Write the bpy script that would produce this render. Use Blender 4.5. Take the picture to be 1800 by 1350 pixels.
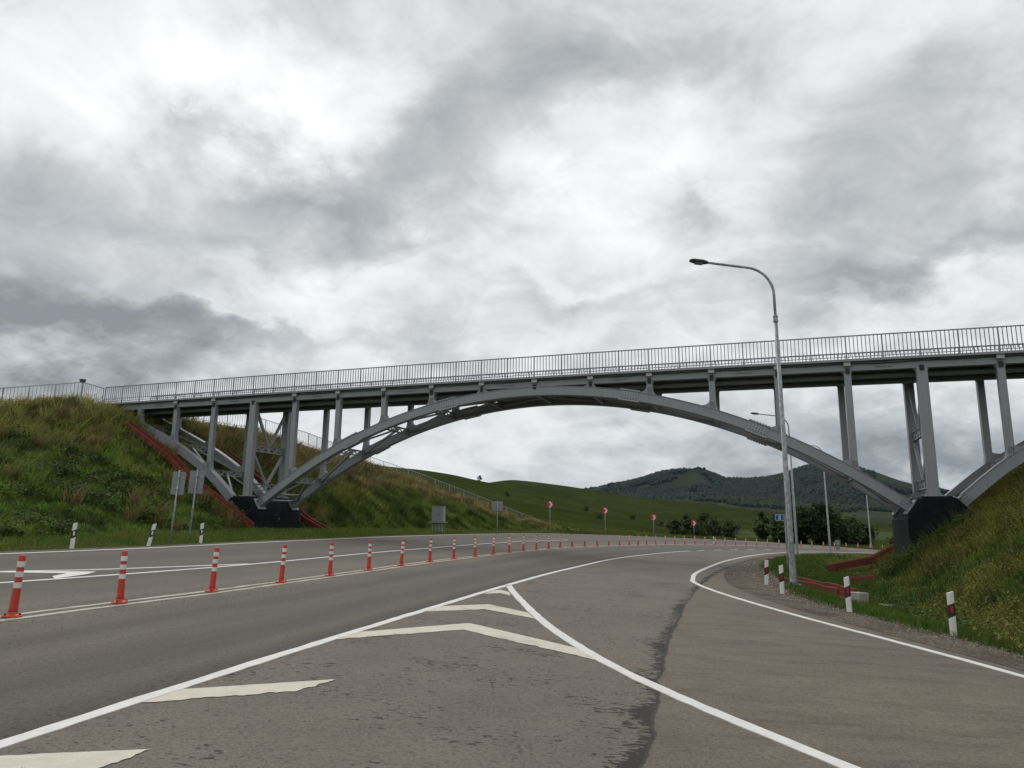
import bpy, bmesh, math, random
import numpy as np
from mathutils import Vector, Matrix

random.seed(7)
rng = np.random.default_rng(7)
scene = bpy.context.scene
for o in list(bpy.data.objects):
    bpy.data.objects.remove(o)
COL = scene.collection
R = math.radians

# ------------------------------------------------------------------ camera
EYE = 1.6
cam_d = bpy.data.cameras.new('camera')
cam_d.sensor_width = 36.0
cam_d.lens = 36.0 * 1250.0 / 1800.0
cam_d.clip_start = 0.05
cam_d.clip_end = 20000
cam = bpy.data.objects.new('camera', cam_d)
COL.objects.link(cam)
PITCH, ROLL = R(10.87), R(0.7)
cam.matrix_world = Matrix.Translation((0, 0, EYE)) @ Matrix.Rotation(math.pi / 2 + PITCH, 4, 'X') @ Matrix.Rotation(ROLL, 4, 'Z')
scene.camera = cam

# ------------------------------------------------------------------ world: overcast sky
SUN_AZ, SUN_EL = R(-24), R(48)          # azimuth measured from +Y towards +X
world = bpy.data.worlds.new('World')
scene.world = world
world.use_nodes = True
WT = world.node_tree
WT.nodes.clear()


def NN(tree, typ, **kw):
    n = tree.nodes.new(typ)
    for k, v in kw.items():
        if k == 'inp':
            for a, b in v.items():
                n.inputs[a].default_value = b
        else:
            setattr(n, k, v)
    return n


def build_sky():
    L = WT.links.new
    out = NN(WT, 'ShaderNodeOutputWorld')
    bg = NN(WT, 'ShaderNodeBackground', inp={'Strength': 0.1})
    L(bg.outputs[0], out.inputs[0])
    sky = NN(WT, 'ShaderNodeTexSky', sky_type='NISHITA', sun_disc=False)
    sky.sun_elevation = SUN_EL
    sky.sun_rotation = SUN_AZ
    sky.altitude = 400
    tc = NN(WT, 'ShaderNodeTexCoord')
    nrm = NN(WT, 'ShaderNodeVectorMath', operation='NORMALIZE')
    L(tc.outputs['Generated'], nrm.inputs[0])
    sep = NN(WT, 'ShaderNodeSeparateXYZ')
    L(nrm.outputs[0], sep.inputs[0])

    def M(op, a, b=None, c=None, clamp=False):
        n = NN(WT, 'ShaderNodeMath', operation=op, use_clamp=clamp)
        for i, x in enumerate((a, b, c)):
            if x is None:
                continue
            if isinstance(x, (int, float)):
                n.inputs[i].default_value = x
            else:
                L(x, n.inputs[i])
        return n.outputs[0]
    zc = M('MAXIMUM', sep.outputs[2], 0.0)
    den = M('ADD', zc, 0.48)
    px = M('DIVIDE', sep.outputs[0], den)
    py = M('DIVIDE', sep.outputs[1], den)
    pv = NN(WT, 'ShaderNodeCombineXYZ')
    L(px, pv.inputs[0]); L(py, pv.inputs[1])

    def noise(vec, scale, detail, rough, dist=0.0, off=(0, 0, 0), sc=(1, 1, 1), rot=0.0):
        mp = NN(WT, 'ShaderNodeMapping')
        mp.inputs['Location'].default_value = off
        mp.inputs['Scale'].default_value = sc
        mp.inputs['Rotation'].default_value = (0, 0, rot)
        L(vec, mp.inputs[0])
        n = NN(WT, 'ShaderNodeTexNoise', inp={'Scale': scale, 'Detail': detail, 'Roughness': rough, 'Distortion': dist})
        L(mp.outputs[0], n.inputs['Vector'])
        return n
    # angular coordinates of the sky, in radians, ruffled by noise so that cloud rims curl
    az = M('ARCTAN2', sep.outputs[0], sep.outputs[1])
    el = M('ARCSINE', sep.outputs[2])
    ang = NN(WT, 'ShaderNodeCombineXYZ')
    L(az, ang.inputs[0]); L(el, ang.inputs[1])
    wn = noise(pv.outputs[0], 4.2, 8.0, 0.60)
    wv = NN(WT, 'ShaderNodeVectorMath', operation='SUBTRACT')
    L(wn.outputs['Color'], wv.inputs[0]); wv.inputs[1].default_value = (0.5, 0.5, 0.5)
    ws = NN(WT, 'ShaderNodeVectorMath', operation='SCALE')
    L(wv.outputs[0], ws.inputs[0]); ws.inputs['Scale'].default_value = 0.34
    wa = NN(WT, 'ShaderNodeVectorMath', operation='ADD')
    L(ang.outputs[0], wa.inputs[0]); L(ws.outputs[0], wa.inputs[1])
    wf = NN(WT, 'ShaderNodeVectorMath', operation='MULTIPLY')
    L(wa.outputs[0], wf.inputs[0]); wf.inputs[1].default_value = (1, 1, 0)
    warp = wf.outputs[0]
    # free-running cloud deck
    n1 = noise(pv.outputs[0], 2.4, 8.0, 0.52, 0.5, (3.1, 1.7, 0), (1.0, 1.15, 1), 0.3)
    n2 = noise(pv.outputs[0], 7.0, 8.0, 0.60, 0.6, (9.1, 4.2, 0), (1.0, 1.2, 1), 0.2)
    base = M('ADD', M('MULTIPLY', M('SUBTRACT', n1.outputs[0], 0.5), 0.72), M('MULTIPLY', M('SUBTRACT', n2.outputs[0], 0.5), 0.66))
    val = M('ADD', base, 0.70)
    # individual clouds: (u, v, half width, half height) as angles; tilt; brightness change
    def px2ang(u, v):
        d = cam.matrix_world.to_3x3() @ Vector(((u - 900) / 1250, -(v - 675) / 1250, -1))
        d.normalize()
        return math.atan2(d.x, d.y), math.asin(d.z)
    CL = [
        # grey banks
        (520, 330, 360, 110, 6, -0.32), (800, 235, 280, 130, 18, -0.15), (1010, 120, 280, 120, 10, -0.14), (1220, 100, 300, 100, -4, -0.24),
        (930, 300, 130, 70, 30, -0.08), (430, 420, 190, 60, -8, -0.10),
        (30, 330, 170, 130, 0, -0.14), (60, 510, 250, 130, -6, -0.26), (50, 600, 300, 80, 0, -0.66), (250, 560, 190, 60, 0, -0.12),
        (1480, 370, 260, 80, 8, -0.19), (1250, 335, 75, 42, 8, -0.20), (1690, 390, 220, 70, 10, -0.16), (1560, 430, 330, 36, 4, -0.14), (1500, 490, 170, 40, 6, -0.18),
        (1620, 180, 230, 110, 22, -0.14), (1470, 220, 130, 90, 10, -0.08), (345, 145, 75, 40, -12, -0.18), (380, 190, 60, 24, -12, -0.08),
        (1420, 560, 190, 40, 0, -0.10), (1000, 545, 130, 40, -4, -0.12), (560, 590, 260, 40, 2, -0.14), (330, 610, 200, 36, 2, -0.10), (820, 620, 170, 40, 3, -0.08),
        (1560, 730, 300, 70, 0, -0.22), (1450, 830, 420, 60, 0, -0.40), (1700, 850, 260, 80, 0, -0.30), (1040, 780, 200, 40, 0, -0.06), (1240, 690, 170, 50, 0, -0.08),
        (480, 20, 130, 45, 0, -0.10), (860, 20, 120, 60, 20, -0.05),
        # bright gaps
        (400, 60, 300, 95, -14, 0.22), (500, 170, 210, 80, -8, 0.20), (190, 190, 170, 140, -40, 0.20), (660, 150, 120, 60, 14, 0.14),
        (1150, 330, 150, 90, 22, 0.11), (1020, 400, 150, 90, 10, 0.08), (1000, 250, 110, 50, 20, 0.10), (700, 440, 120, 70, 20, 0.14),
        (390, 545, 150, 26, -6, 0.16), (560, 480, 120, 40, 10, 0.12), (1030, 492, 140, 26, -5, 0.14), (1690, 520, 180, 50, 6, 0.14),
        (1700, 250, 110, 40, 16, 0.10), (1600, 60, 240, 70, 0, 0.12), (1280, 460, 110, 50, 0, 0.10), (900, 800, 220, 50, 0, 0.08), (700, 680, 230, 40, 0, 0.06),
    ]
    tot = val
    for (u, v, ru, rv, tilt, amp) in CL:
        a, e = px2ang(u, v)
        mp = NN(WT, 'ShaderNodeMapping', vector_type='TEXTURE')
        mp.inputs['Location'].default_value = (a, e, 0)
        mp.inputs['Rotation'].default_value = (0, 0, R(tilt))
        mp.inputs['Scale'].default_value = (ru / 1250 * 1.9, rv / 1250 * 1.9, 1.0)
        L(warp, mp.inputs[0])
        g = NN(WT, 'ShaderNodeTexGradient', gradient_type='QUADRATIC_SPHERE')
        L(mp.outputs[0], g.inputs[0])
        tot = M('MULTIPLY_ADD', g.outputs['Fac'], amp * 1.25, tot)
    ramp = NN(WT, 'ShaderNodeValToRGB')
    cr = ramp.color_ramp
    cr.elements[0].position = 0.0; cr.elements[0].color = (0.27, 0.29, 0.31, 1)
    cr.elements[1].position = 1.0; cr.elements[1].color = (1.05, 1.05, 1.05, 1)
    for p, c in ((0.25, (0.39, 0.41, 0.425)), (0.5, (0.575, 0.595, 0.605)), (0.72, (0.83, 0.842, 0.845))):
        e_ = cr.elements.new(p); e_.color = (*c, 1)
    L(M('ADD', tot, 0.0, clamp=True), ramp.inputs[0])
    sc = NN(WT, 'ShaderNodeVectorMath', operation='SCALE')
    L(ramp.outputs[0], sc.inputs[0]); sc.inputs['Scale'].default_value = 10.0
    mix = NN(WT, 'ShaderNodeMix', data_type='RGBA')
    mix.inputs[0].default_value = 0.97
    L(sky.outputs[0], mix.inputs[6]); L(sc.outputs[0], mix.inputs[7])
    L(mix.outputs[2], bg.inputs[0])


build_sky()
sun_d = bpy.data.lights.new('sun', 'SUN')
sun_d.energy = 1.2
sun_d.angle = R(35)
sun_d.color = (1.0, 0.97, 0.92)
sun = bpy.data.objects.new('sun', sun_d)
COL.objects.link(sun)
sdir = Vector((math.sin(SUN_AZ) * math.cos(SUN_EL), math.cos(SUN_AZ) * math.cos(SUN_EL), math.sin(SUN_EL)))
sun.rotation_euler = sdir.to_track_quat('Z', 'Y').to_euler()
vs = scene.view_settings
vs.view_transform = 'Standard'
vs.look = 'None'
vs.exposure = 0.0
vs.gamma = 1.0
vs.use_curve_mapping = False
scene.render.engine = 'CYCLES'

# ------------------------------------------------------------------ materials


def lin(r, g, b):
    f = lambda c: ((c / 255 + 0.055) / 1.055) ** 2.4 if c / 255 > 0.04045 else c / 255 / 12.92
    return (f(r), f(g), f(b), 1)


class Mat:
    """small helper around a Principled node tree"""

    def __init__(self, name, color=(0.5, 0.5, 0.5), rough=0.6, metal=0.0, spec=0.4):
        self.m = bpy.data.materials.new(name)
        self.m.use_nodes = True
        self.t = self.m.node_tree
        self.b = self.t.nodes['Principled BSDF']
        self.b.inputs['Base Color'].default_value = (*color[:3], 1)
        self.b.inputs['Roughness'].default_value = rough
        self.b.inputs['Metallic'].default_value = metal
        self.b.inputs['Specular IOR Level'].default_value = spec
        self._tc = None

    def L(self, a, b):
        self.t.links.new(a, b)

    def n(self, typ, **kw):
        return NN(self.t, typ, **kw)

    def co(self, kind='Object'):
        if self._tc is None:
            self._tc = self.n('ShaderNodeTexCoord')
        return self._tc.outputs[kind]

    def pos(self):
        return self.n('ShaderNodeNewGeometry').outputs['Position']

    def noise(self, scale, detail=4, rough=0.6, vec=None, sc=None, dist=0.0, rot=0.0):
        v = vec if vec is not None else self.co()
        if sc is not None or rot:
            mp = self.n('ShaderNodeMapping')
            mp.inputs['Scale'].default_value = sc or (1, 1, 1)
            mp.inputs['Rotation'].default_value = (0, 0, rot)
            self.L(v, mp.inputs[0])
            v = mp.outputs[0]
        n = self.n('ShaderNodeTexNoise', inp={'Scale': scale, 'Detail': detail, 'Roughness': rough, 'Distortion': dist})
        self.L(v, n.inputs['Vector'])
        return n.outputs[0]

    def ramp(self, fac, stops):
        r = self.n('ShaderNodeValToRGB')
        e = r.color_ramp.elements
        while len(e) > 1:
            e.remove(e[-1])
        e[0].position = stops[0][0]; e[0].color = (*stops[0][1][:3], 1)
        for p, c in stops[1:]:
            x = e.new(p); x.color = (*c[:3], 1)
        self.L(fac, r.inputs[0])
        return r.outputs[0]

    def rng(self, fac, a, b, c=0.0, d=1.0, smooth=True):
        r = self.n('ShaderNodeMapRange')
        if smooth:
            r.interpolation_type = 'SMOOTHSTEP'
        for k, v in (('From Min', a), ('From Max', b), ('To Min', c), ('To Max', d)):
            r.inputs[k].default_value = v
        self.L(fac, r.inputs['Value'])
        return r.outputs[0]

    def math(self, op, a, b=None, c=None, clamp=False):
        n = self.n('ShaderNodeMath', operation=op, use_clamp=clamp)
        for i, x in enumerate((a, b, c)):
            if x is None:
                continue
            if isinstance(x, (int, float)):
                n.inputs[i].default_value = x
            else:
                self.L(x, n.inputs[i])
        return n.outputs[0]

    def mix(self, fac, a, b, mode='MIX'):
        n = self.n('ShaderNodeMix', data_type='RGBA', blend_type=mode)
        for i, x in ((0, fac), (6, a), (7, b)):
            if isinstance(x, (int, float)):
                n.inputs[i].default_value = x
            elif isinstance(x, tuple):
                n.inputs[i].default_value = (*x[:3], 1)
            else:
                self.L(x, n.inputs[i])
        return n.outputs[2]

    def color(self, c):
        self.L(c, self.b.inputs['Base Color'])

    def rough(self, c):
        self.L(c, self.b.inputs['Roughness'])

    def bump(self, h, strength=0.3, dist=0.02):
        b = self.n('ShaderNodeBump', inp={'Strength': strength, 'Distance': dist})
        self.L(h, b.inputs['Height'])
        self.L(b.outputs[0], self.b.inputs['Normal'])


MATS = {}
TH = -0.34167                            # bridge heading
P0 = np.array([-15.7135, 42.9916])       # foot of the bridge's left pier on the near rib line
BD = np.array([math.cos(TH), math.sin(TH)])
BN = np.array([-math.sin(TH), math.cos(TH)])


def painted(name, col, var=0.16, rough=0.5, dirt=(0.07, 0.06, 0.05), dirt_amt=0.35, scale=1.5, streak=True, spec=0.4):
    m = Mat(name, col, rough, spec=spec)
    p = m.pos()
    big = m.noise(scale, 5, 0.6, vec=p)
    c0 = m.mix(big, tuple(x * (1 - var) for x in col), tuple(min(1, x * (1 + var)) for x in col))
    if streak:
        st = m.noise(6.0, 5, 0.7, vec=p, sc=(1, 1, 0.12))
        f = m.math('MULTIPLY', m.rng(st, 0.52, 0.78), dirt_amt)
        c0 = m.mix(f, c0, dirt)
    fine = m.noise(40, 4, 0.7, vec=p)
    c0 = m.mix(m.math('MULTIPLY', m.rng(fine, 0.58, 0.75), dirt_amt * 0.5), c0, dirt)
    m.color(c0)
    m.rough(m.rng(big, 0.3, 0.7, rough - 0.08, min(1, rough + 0.12)))
    m.bump(fine, 0.12, 0.004)
    MATS[name] = m.m
    return m


painted('steel_grey', (0.262, 0.276, 0.285), 0.12, 0.48, (0.11, 0.095, 0.08), 0.45, 0.7)
painted('steel_splice', (0.34, 0.352, 0.36), 0.10, 0.5, (0.12, 0.10, 0.085), 0.4, 2.0)
painted('steel_bolt', (0.12, 0.122, 0.125), 0.12, 0.5, (0.08, 0.05, 0.035), 0.5, 3.0)  # darker than the plates: bolt-head shadows put into the colour
painted('steel_rail', (0.215, 0.223, 0.228), 0.10, 0.5, (0.10, 0.09, 0.08), 0.25, 1.0)
painted('steel_fence', (0.36, 0.365, 0.36), 0.12, 0.5, (0.14, 0.12, 0.10), 0.3, 1.0)
painted('deck_dark', (0.10, 0.10, 0.10), 0.2, 0.8, (0.04, 0.035, 0.03), 0.4, 1.2)
painted('pipe_grey', (0.24, 0.25, 0.255), 0.15, 0.5, (0.08, 0.07, 0.06), 0.4, 1.0)
painted('box_cream', (0.50, 0.50, 0.46), 0.08, 0.5, (0.22, 0.19, 0.16), 0.25, 3)
painted('cable_black', (0.02, 0.02, 0.02), 0.2, 0.6, streak=False)
painted('lamp_head', (0.045, 0.048, 0.05), 0.2, 0.45, streak=False)
painted('sign_back', (0.22, 0.235, 0.245), 0.12, 0.45, (0.12, 0.11, 0.10), 0.3, 2.0)
painted('cabinet_grey', (0.24, 0.26, 0.28), 0.10, 0.5, (0.12, 0.11, 0.10), 0.25, 2.0)
painted('plastic_red', (0.50, 0.050, 0.028), 0.14, 0.45, (0.16, 0.07, 0.05), 0.35, 5.0)
painted('plastic_white', (0.72, 0.71, 0.68), 0.05, 0.45, (0.34, 0.31, 0.27), 0.35, 6.0)
painted('plastic_black', (0.022, 0.022, 0.024), 0.2, 0.5, streak=False)
painted('reflector_red', (0.42, 0.018, 0.02), 0.1, 0.25, streak=False)
painted('sign_red', (0.42, 0.03, 0.035), 0.08, 0.4, streak=False)
painted('sign_white', (0.72, 0.72, 0.72), 0.04, 0.4, streak=False)
painted('sign_blue', (0.02, 0.075, 0.24), 0.08, 0.4, streak=False)
painted('concrete', (0.33, 0.32, 0.295), 0.16, 0.85, (0.12, 0.11, 0.09), 0.5, 2.5)


def galvanised():
    m = Mat('galvanised', (0.3, 0.32, 0.33), 0.5, 0.0, 0.5)
    p = m.pos()
    v = m.n('ShaderNodeTexVoronoi', inp={'Scale': 22.0})
    mp = m.n('ShaderNodeMapping'); mp.inputs['Scale'].default_value = (1, 1, 0.45)
    m.L(p, mp.inputs[0]); m.L(mp.outputs[0], v.inputs['Vector'])
    fl = m.n('ShaderNodeSeparateColor'); m.L(v.outputs['Color'], fl.inputs[0])
    c = m.ramp(fl.outputs[0], [(0, (0.19, 0.205, 0.215)), (0.55, (0.26, 0.275, 0.285)), (1, (0.42, 0.435, 0.44))])
    st = m.noise(5, 6, 0.7, vec=p, sc=(1, 1, 0.15))
    c = m.mix(m.math('MULTIPLY', m.rng(st, 0.5, 0.75), 0.45), c, (0.12, 0.12, 0.12))
    m.color(c)
    MATS['galvanised'] = m.m


galvanised()


def red_concrete():
    m = Mat('red_concrete', (0.25, 0.04, 0.02), 0.75)
    p = m.pos()
    a = m.noise(1.6, 6, 0.65, vec=p)
    c = m.ramp(a, [(0.25, (0.080, 0.020, 0.012)), (0.5, (0.165, 0.034, 0.018)), (0.75, (0.215, 0.052, 0.028))])
    b = m.noise(7, 6, 0.7, vec=p)
    c = m.mix(m.math('MULTIPLY', m.rng(b, 0.58, 0.72), 0.7), c, (0.05, 0.03, 0.02))
    m.color(c)
    m.bump(b, 0.3, 0.01)
    MATS['red_concrete'] = m.m


red_concrete()


def black_concrete():
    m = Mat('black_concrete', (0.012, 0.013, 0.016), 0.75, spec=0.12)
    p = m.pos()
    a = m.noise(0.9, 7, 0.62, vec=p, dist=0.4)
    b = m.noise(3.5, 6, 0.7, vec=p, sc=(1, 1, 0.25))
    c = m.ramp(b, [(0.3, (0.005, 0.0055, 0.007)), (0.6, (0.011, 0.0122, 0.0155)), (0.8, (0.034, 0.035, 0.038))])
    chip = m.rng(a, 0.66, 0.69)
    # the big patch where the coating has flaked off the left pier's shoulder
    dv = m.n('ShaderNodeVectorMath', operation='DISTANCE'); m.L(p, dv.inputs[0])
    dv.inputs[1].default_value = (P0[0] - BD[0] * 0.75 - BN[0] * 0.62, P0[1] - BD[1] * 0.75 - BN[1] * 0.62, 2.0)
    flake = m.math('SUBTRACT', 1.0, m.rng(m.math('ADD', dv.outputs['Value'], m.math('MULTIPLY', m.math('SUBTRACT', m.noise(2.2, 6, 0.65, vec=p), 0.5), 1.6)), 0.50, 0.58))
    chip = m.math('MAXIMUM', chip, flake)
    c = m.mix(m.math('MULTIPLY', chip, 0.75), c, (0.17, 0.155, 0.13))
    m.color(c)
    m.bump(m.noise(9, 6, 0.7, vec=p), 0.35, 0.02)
    MATS['black_concrete'] = m.m


black_concrete()


def asphalt(name, kind):
    """kind: 'old' (base, pitted), 'lane' (ribbon with UV tyre tracks)"""
    m = Mat(name, (0.1, 0.1, 0.1), 0.85, spec=0.25)
    p = m.pos()
    sp = m.n('ShaderNodeSeparateXYZ'); m.L(p, sp.inputs[0])
    X, Y = sp.outputs[0], sp.outputs[1]
    big = m.noise(0.22, 6, 0.6, vec=p, dist=0.5)
    mid = m.noise(1.3, 6, 0.65, vec=p)
    fine = m.noise(46, 5, 0.78, vec=p)
    grit = m.noise(85, 3, 0.8, vec=p)
    if kind == 'old':
        # joint between the older main road (left) and the browner slip road (right): x as a function of y
        xj = m.math('MULTIPLY_ADD', m.math('MULTIPLY', Y, Y), 0.0036, m.math('MULTIPLY_ADD', Y, 0.195, -0.19))
        wob = m.math('MULTIPLY', m.math('SUBTRACT', m.noise(1.1, 5, 0.6, vec=p), 0.5), 0.22)
        d = m.math('ADD', m.math('SUBTRACT', X, xj), wob)
        side = m.rng(d, -0.015, 0.03)
        cl = m.ramp(mid, [(0.25, (0.166, 0.147, 0.118)), (0.5, (0.198, 0.176, 0.142)), (0.78, (0.232, 0.206, 0.167))])
        cr = m.ramp(mid, [(0.25, (0.164, 0.141, 0.110)), (0.5, (0.196, 0.168, 0.131)), (0.78, (0.230, 0.198, 0.155))])
        c = m.mix(side, cl, cr)
        # faint arcs left by turning tyres on the slip road
        arc = m.noise(1.6, 5, 0.65, vec=p, sc=(0.5, 2.6, 1), rot=0.35)
        c = m.mix(m.math('MULTIPLY', m.math('MULTIPLY', m.rng(arc, 0.46, 0.68), side), 0.45), c, (0.070, 0.061, 0.050))
        # ravelled pits on the older mat, thick in patches
        pit = m.noise(20, 3, 0.62, vec=p, sc=(0.55, 1.15, 1))
        patch = m.noise(0.85, 5, 0.65, vec=p)
        thr = m.math('MULTIPLY_ADD', m.rng(patch, 0.40, 0.68), -0.16, 0.70)
        # crumbling strip beside the joint
        strip = m.math('MULTIPLY', m.rng(d, -0.50, -0.02), m.math('SUBTRACT', 1.0, side))
        lng = m.rng(m.noise(0.55, 4, 0.6, vec=p), 0.32, 0.60, 0.35, 1.0)
        thr = m.math('MULTIPLY_ADD', m.math('MULTIPLY', strip, lng), -0.13, thr)
        strip2 = m.math('MULTIPLY', m.rng(d, -0.24, -0.04), m.math('SUBTRACT', 1.0, side))
        lng2 = m.rng(m.noise(0.8, 4, 0.6, vec=p, rot=0.7), 0.36, 0.58, 0.15, 1.0)
        thr = m.math('MULTIPLY_ADD', m.math('MULTIPLY', strip2, lng2), -0.20, thr)
        pm = m.math('GREATER_THAN', pit, thr)
        pm = m.math('MULTIPLY', pm, m.math('SUBTRACT', 1.0, side))
        dark_, dcol = m.math('MULTIPLY', pm, 0.93), (0.026, 0.024, 0.022)
        # crack right on the joint
        crk = m.math('SUBTRACT', 1.0, m.rng(m.math('ABSOLUTE', d), 0.008, 0.035))
        dark_ = m.math('MAXIMUM', dark_, m.math('MULTIPLY', crk, 0.8))
        # few dark spots on the slip road
        sp2 = m.math('MULTIPLY', m.rng(m.noise(1.9, 6, 0.7, vec=p, sc=(0.8, 2.0, 1)), 0.66, 0.72), side)
        c = m.mix(m.math('MULTIPLY', sp2, 0.55), c, (0.035, 0.032, 0.028))
        h = m.math('SUBTRACT', fine, m.math('MULTIPLY', pm, 0.9))
    else:
        uv = m.co('UV')
        su = m.n('ShaderNodeSeparateXYZ'); m.L(uv, su.inputs[0])
        lat = m.math('ADD', su.outputs[0], m.math('MULTIPLY', m.math('SUBTRACT', big, 0.5), 0.10))
        c = m.ramp(lat, [(0.0, (0.205, 0.178, 0.138)), (0.10, (0.220, 0.191, 0.148)), (0.22, (0.168, 0.149, 0.121)),
                         (0.34, (0.116, 0.106, 0.090)), (0.5, (0.172, 0.153, 0.124)), (0.72, (0.112, 0.102, 0.087)),
                         (0.87, (0.156, 0.139, 0.114)), (0.95, (0.100, 0.092, 0.079)), (1.0, (0.080, 0.074, 0.065))])
        st = m.noise(1.0, 6, 0.65, vec=uv, sc=(9.0, 0.22, 1))
        c = m.mix(m.rng(st, 0.3, 0.75, 0.0, 0.42), c, (0.060, 0.057, 0.052))
        pit = m.noise(30, 3, 0.6, vec=p, sc=(0.6, 1.2, 1))
        edge = m.math('MAXIMUM', m.rng(lat, 0.80, 0.98), m.math('SUBTRACT', 1.0, m.rng(lat, 0.03, 0.20)))
        pm = m.math('GREATER_THAN', pit, m.math('MULTIPLY_ADD', edge, -0.12, 0.715))
        dark_, dcol = m.math('MULTIPLY', pm, 0.8), (0.025, 0.023, 0.021)
        h = fine
    c = m.mix(m.rng(big, 0.3, 0.7, 0.0, 0.40), c, (0.098, 0.089, 0.075))
    c = m.mix(m.rng(fine, 0.32, 0.62, 0.55, 0.0), c, (0.035, 0.033, 0.030))
    c = m.mix(m.math('MULTIPLY', m.rng(grit, 0.60, 0.74), 0.55), c, (0.30, 0.275, 0.235))
    sp3 = m.noise(27, 2, 0.5, vec=p)
    c = m.mix(m.rng(sp3, 0.50, 0.70, 0.0, 0.42), c, (0.055, 0.050, 0.043))
    c = m.mix(dark_, c, dcol)
    m.color(c)
    m.bump(m.math('ADD', h, m.math('MULTIPLY', grit, 0.6)), 0.5, 0.008)
    MATS[name] = m.m


asphalt('asphalt_old', 'old')
asphalt('asphalt_lane', 'lane')


def road_paint(name, col, wear):
    m = Mat(name, col, 0.7, spec=0.3)
    p = m.pos()
    a = m.noise(4.5, 7, 0.7, vec=p)
    fine = m.noise(48, 5, 0.75, vec=p)
    c = m.mix(m.rng(a, 0.3, 0.7), tuple(x * 0.90 for x in col), tuple(min(0.85, x * 1.06) for x in col))
    dirt = m.math('ADD', m.math('MULTIPLY', m.rng(fine, 0.5, 0.72), 0.22), m.math('MULTIPLY', m.rng(m.noise(1.6, 5, 0.7, vec=p), 0.5, 0.75), wear * 0.5))
    c = m.mix(dirt, c, (0.20, 0.18, 0.15))
    hole = m.math('GREATER_THAN', m.math('ADD', m.math('MULTIPLY', a, 0.55), m.math('MULTIPLY', fine, 0.45)), 0.665 - wear * 0.06)
    c = m.mix(m.math('MULTIPLY', hole, 0.85), c, (0.07, 0.066, 0.06))
    m.color(c)
    m.bump(fine, 0.25, 0.004)
    MATS[name] = m.m


road_paint('paint_white', (0.68, 0.67, 0.645), 0.12)
road_paint('paint_beige', (0.58, 0.54, 0.45), 0.85)
road_paint('paint_worn', (0.44, 0.41, 0.345), 0.9)


def soil():
    m = Mat('soil', (0.06, 0.07, 0.03), 1.0, spec=0.02)
    p = m.pos()
    a = m.noise(0.12, 7, 0.62, vec=p)
    b = m.noise(1.8, 6, 0.7, vec=p)
    c = m.ramp(a, [(0.3, (0.034, 0.050, 0.014)), (0.5, (0.050, 0.070, 0.020)), (0.7, (0.074, 0.086, 0.030))])
    c = m.mix(m.rng(b, 0.35, 0.75, 0.0, 0.6), c, (0.030, 0.036, 0.012))
    m.color(c)
    m.bump(b, 0.6, 0.1)
    MATS['soil'] = m.m


soil()


def gravel():
    m = Mat('gravel', (0.14, 0.12, 0.1), 0.95, spec=0.15)
    p = m.pos()
    v = m.n('ShaderNodeTexVoronoi', inp={'Scale': 38.0}); m.L(p, v.inputs['Vector'])
    fl = m.n('ShaderNodeSeparateColor'); m.L(v.outputs['Color'], fl.inputs[0])
    c = m.ramp(fl.outputs[0], [(0, (0.06, 0.05, 0.038)), (0.5, (0.12, 0.10, 0.078)), (0.85, (0.19, 0.165, 0.13)), (1, (0.32, 0.285, 0.24))])
    big = m.noise(0.9, 6, 0.65, vec=p)
    c = m.mix(m.rng(big, 0.38, 0.68, 0.0, 0.65), c, (0.048, 0.038, 0.027))
    m.color(c)
    m.bump(v.outputs['Distance'], 0.7, 0.03)
    MATS['gravel'] = m.m


gravel()


def stone():
    m = Mat('gravel_stone', (0.2, 0.18, 0.15), 0.9, spec=0.2)
    at = m.n('ShaderNodeAttribute'); at.attribute_name = 'tint'
    m.color(at.outputs['Color'])
    MATS['gravel_stone'] = m.m


stone()


def foliage(name, trans=0.25):
    m = Mat(name, (0.06, 0.09, 0.02), 0.75, spec=0.18)
    at = m.n('ShaderNodeAttribute'); at.attribute_name = 'tint'
    m.color(at.outputs['Color'])
    tr = m.n('ShaderNodeBsdfTranslucent')
    m.L(at.outputs['Color'], tr.inputs[0])
    mx = m.n('ShaderNodeMixShader'); mx.inputs[0].default_value = trans
    m.L(m.b.outputs[0], mx.inputs[1]); m.L(tr.outputs[0], mx.inputs[2])
    out = [n for n in m.t.nodes if n.type == 'OUTPUT_MATERIAL'][0]
    m.L(mx.outputs[0], out.inputs[0])
    MATS[name] = m.m


foliage('foliage')
m_ = Mat('bark', (0.06, 0.05, 0.04), 0.9); m_.color(m_.ramp(m_.noise(6, 6, 0.7, vec=m_.pos(), sc=(1, 1, 0.2)), [(0.3, (0.03, 0.025, 0.02)), (0.7, (0.11, 0.10, 0.085))])); MATS['bark'] = m_.m


def hill_mat(name, stops, s1, dark, light, rock=None):
    m = Mat(name, (0.06, 0.08, 0.03), 1.0, spec=0.0)
    p = m.pos()
    a = m.noise(s1, 8, 0.66, vec=p, sc=(1, 1, 2.5), dist=1.2)
    b = m.noise(s1 * 7, 7, 0.68, vec=p, sc=(1, 1, 3.0))
    c = m.ramp(a, stops)
    c = m.mix(m.rng(b, 0.42, 0.70, 0.0, 0.6), c, dark)
    f = m.noise(s1 * 30, 6, 0.7, vec=p)
    c = m.mix(m.rng(f, 0.5, 0.8, 0.0, 0.5), c, light)
    m.color(c)
    m.bump(f, 0.5, 0.6)
    MATS[name] = m.m


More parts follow.
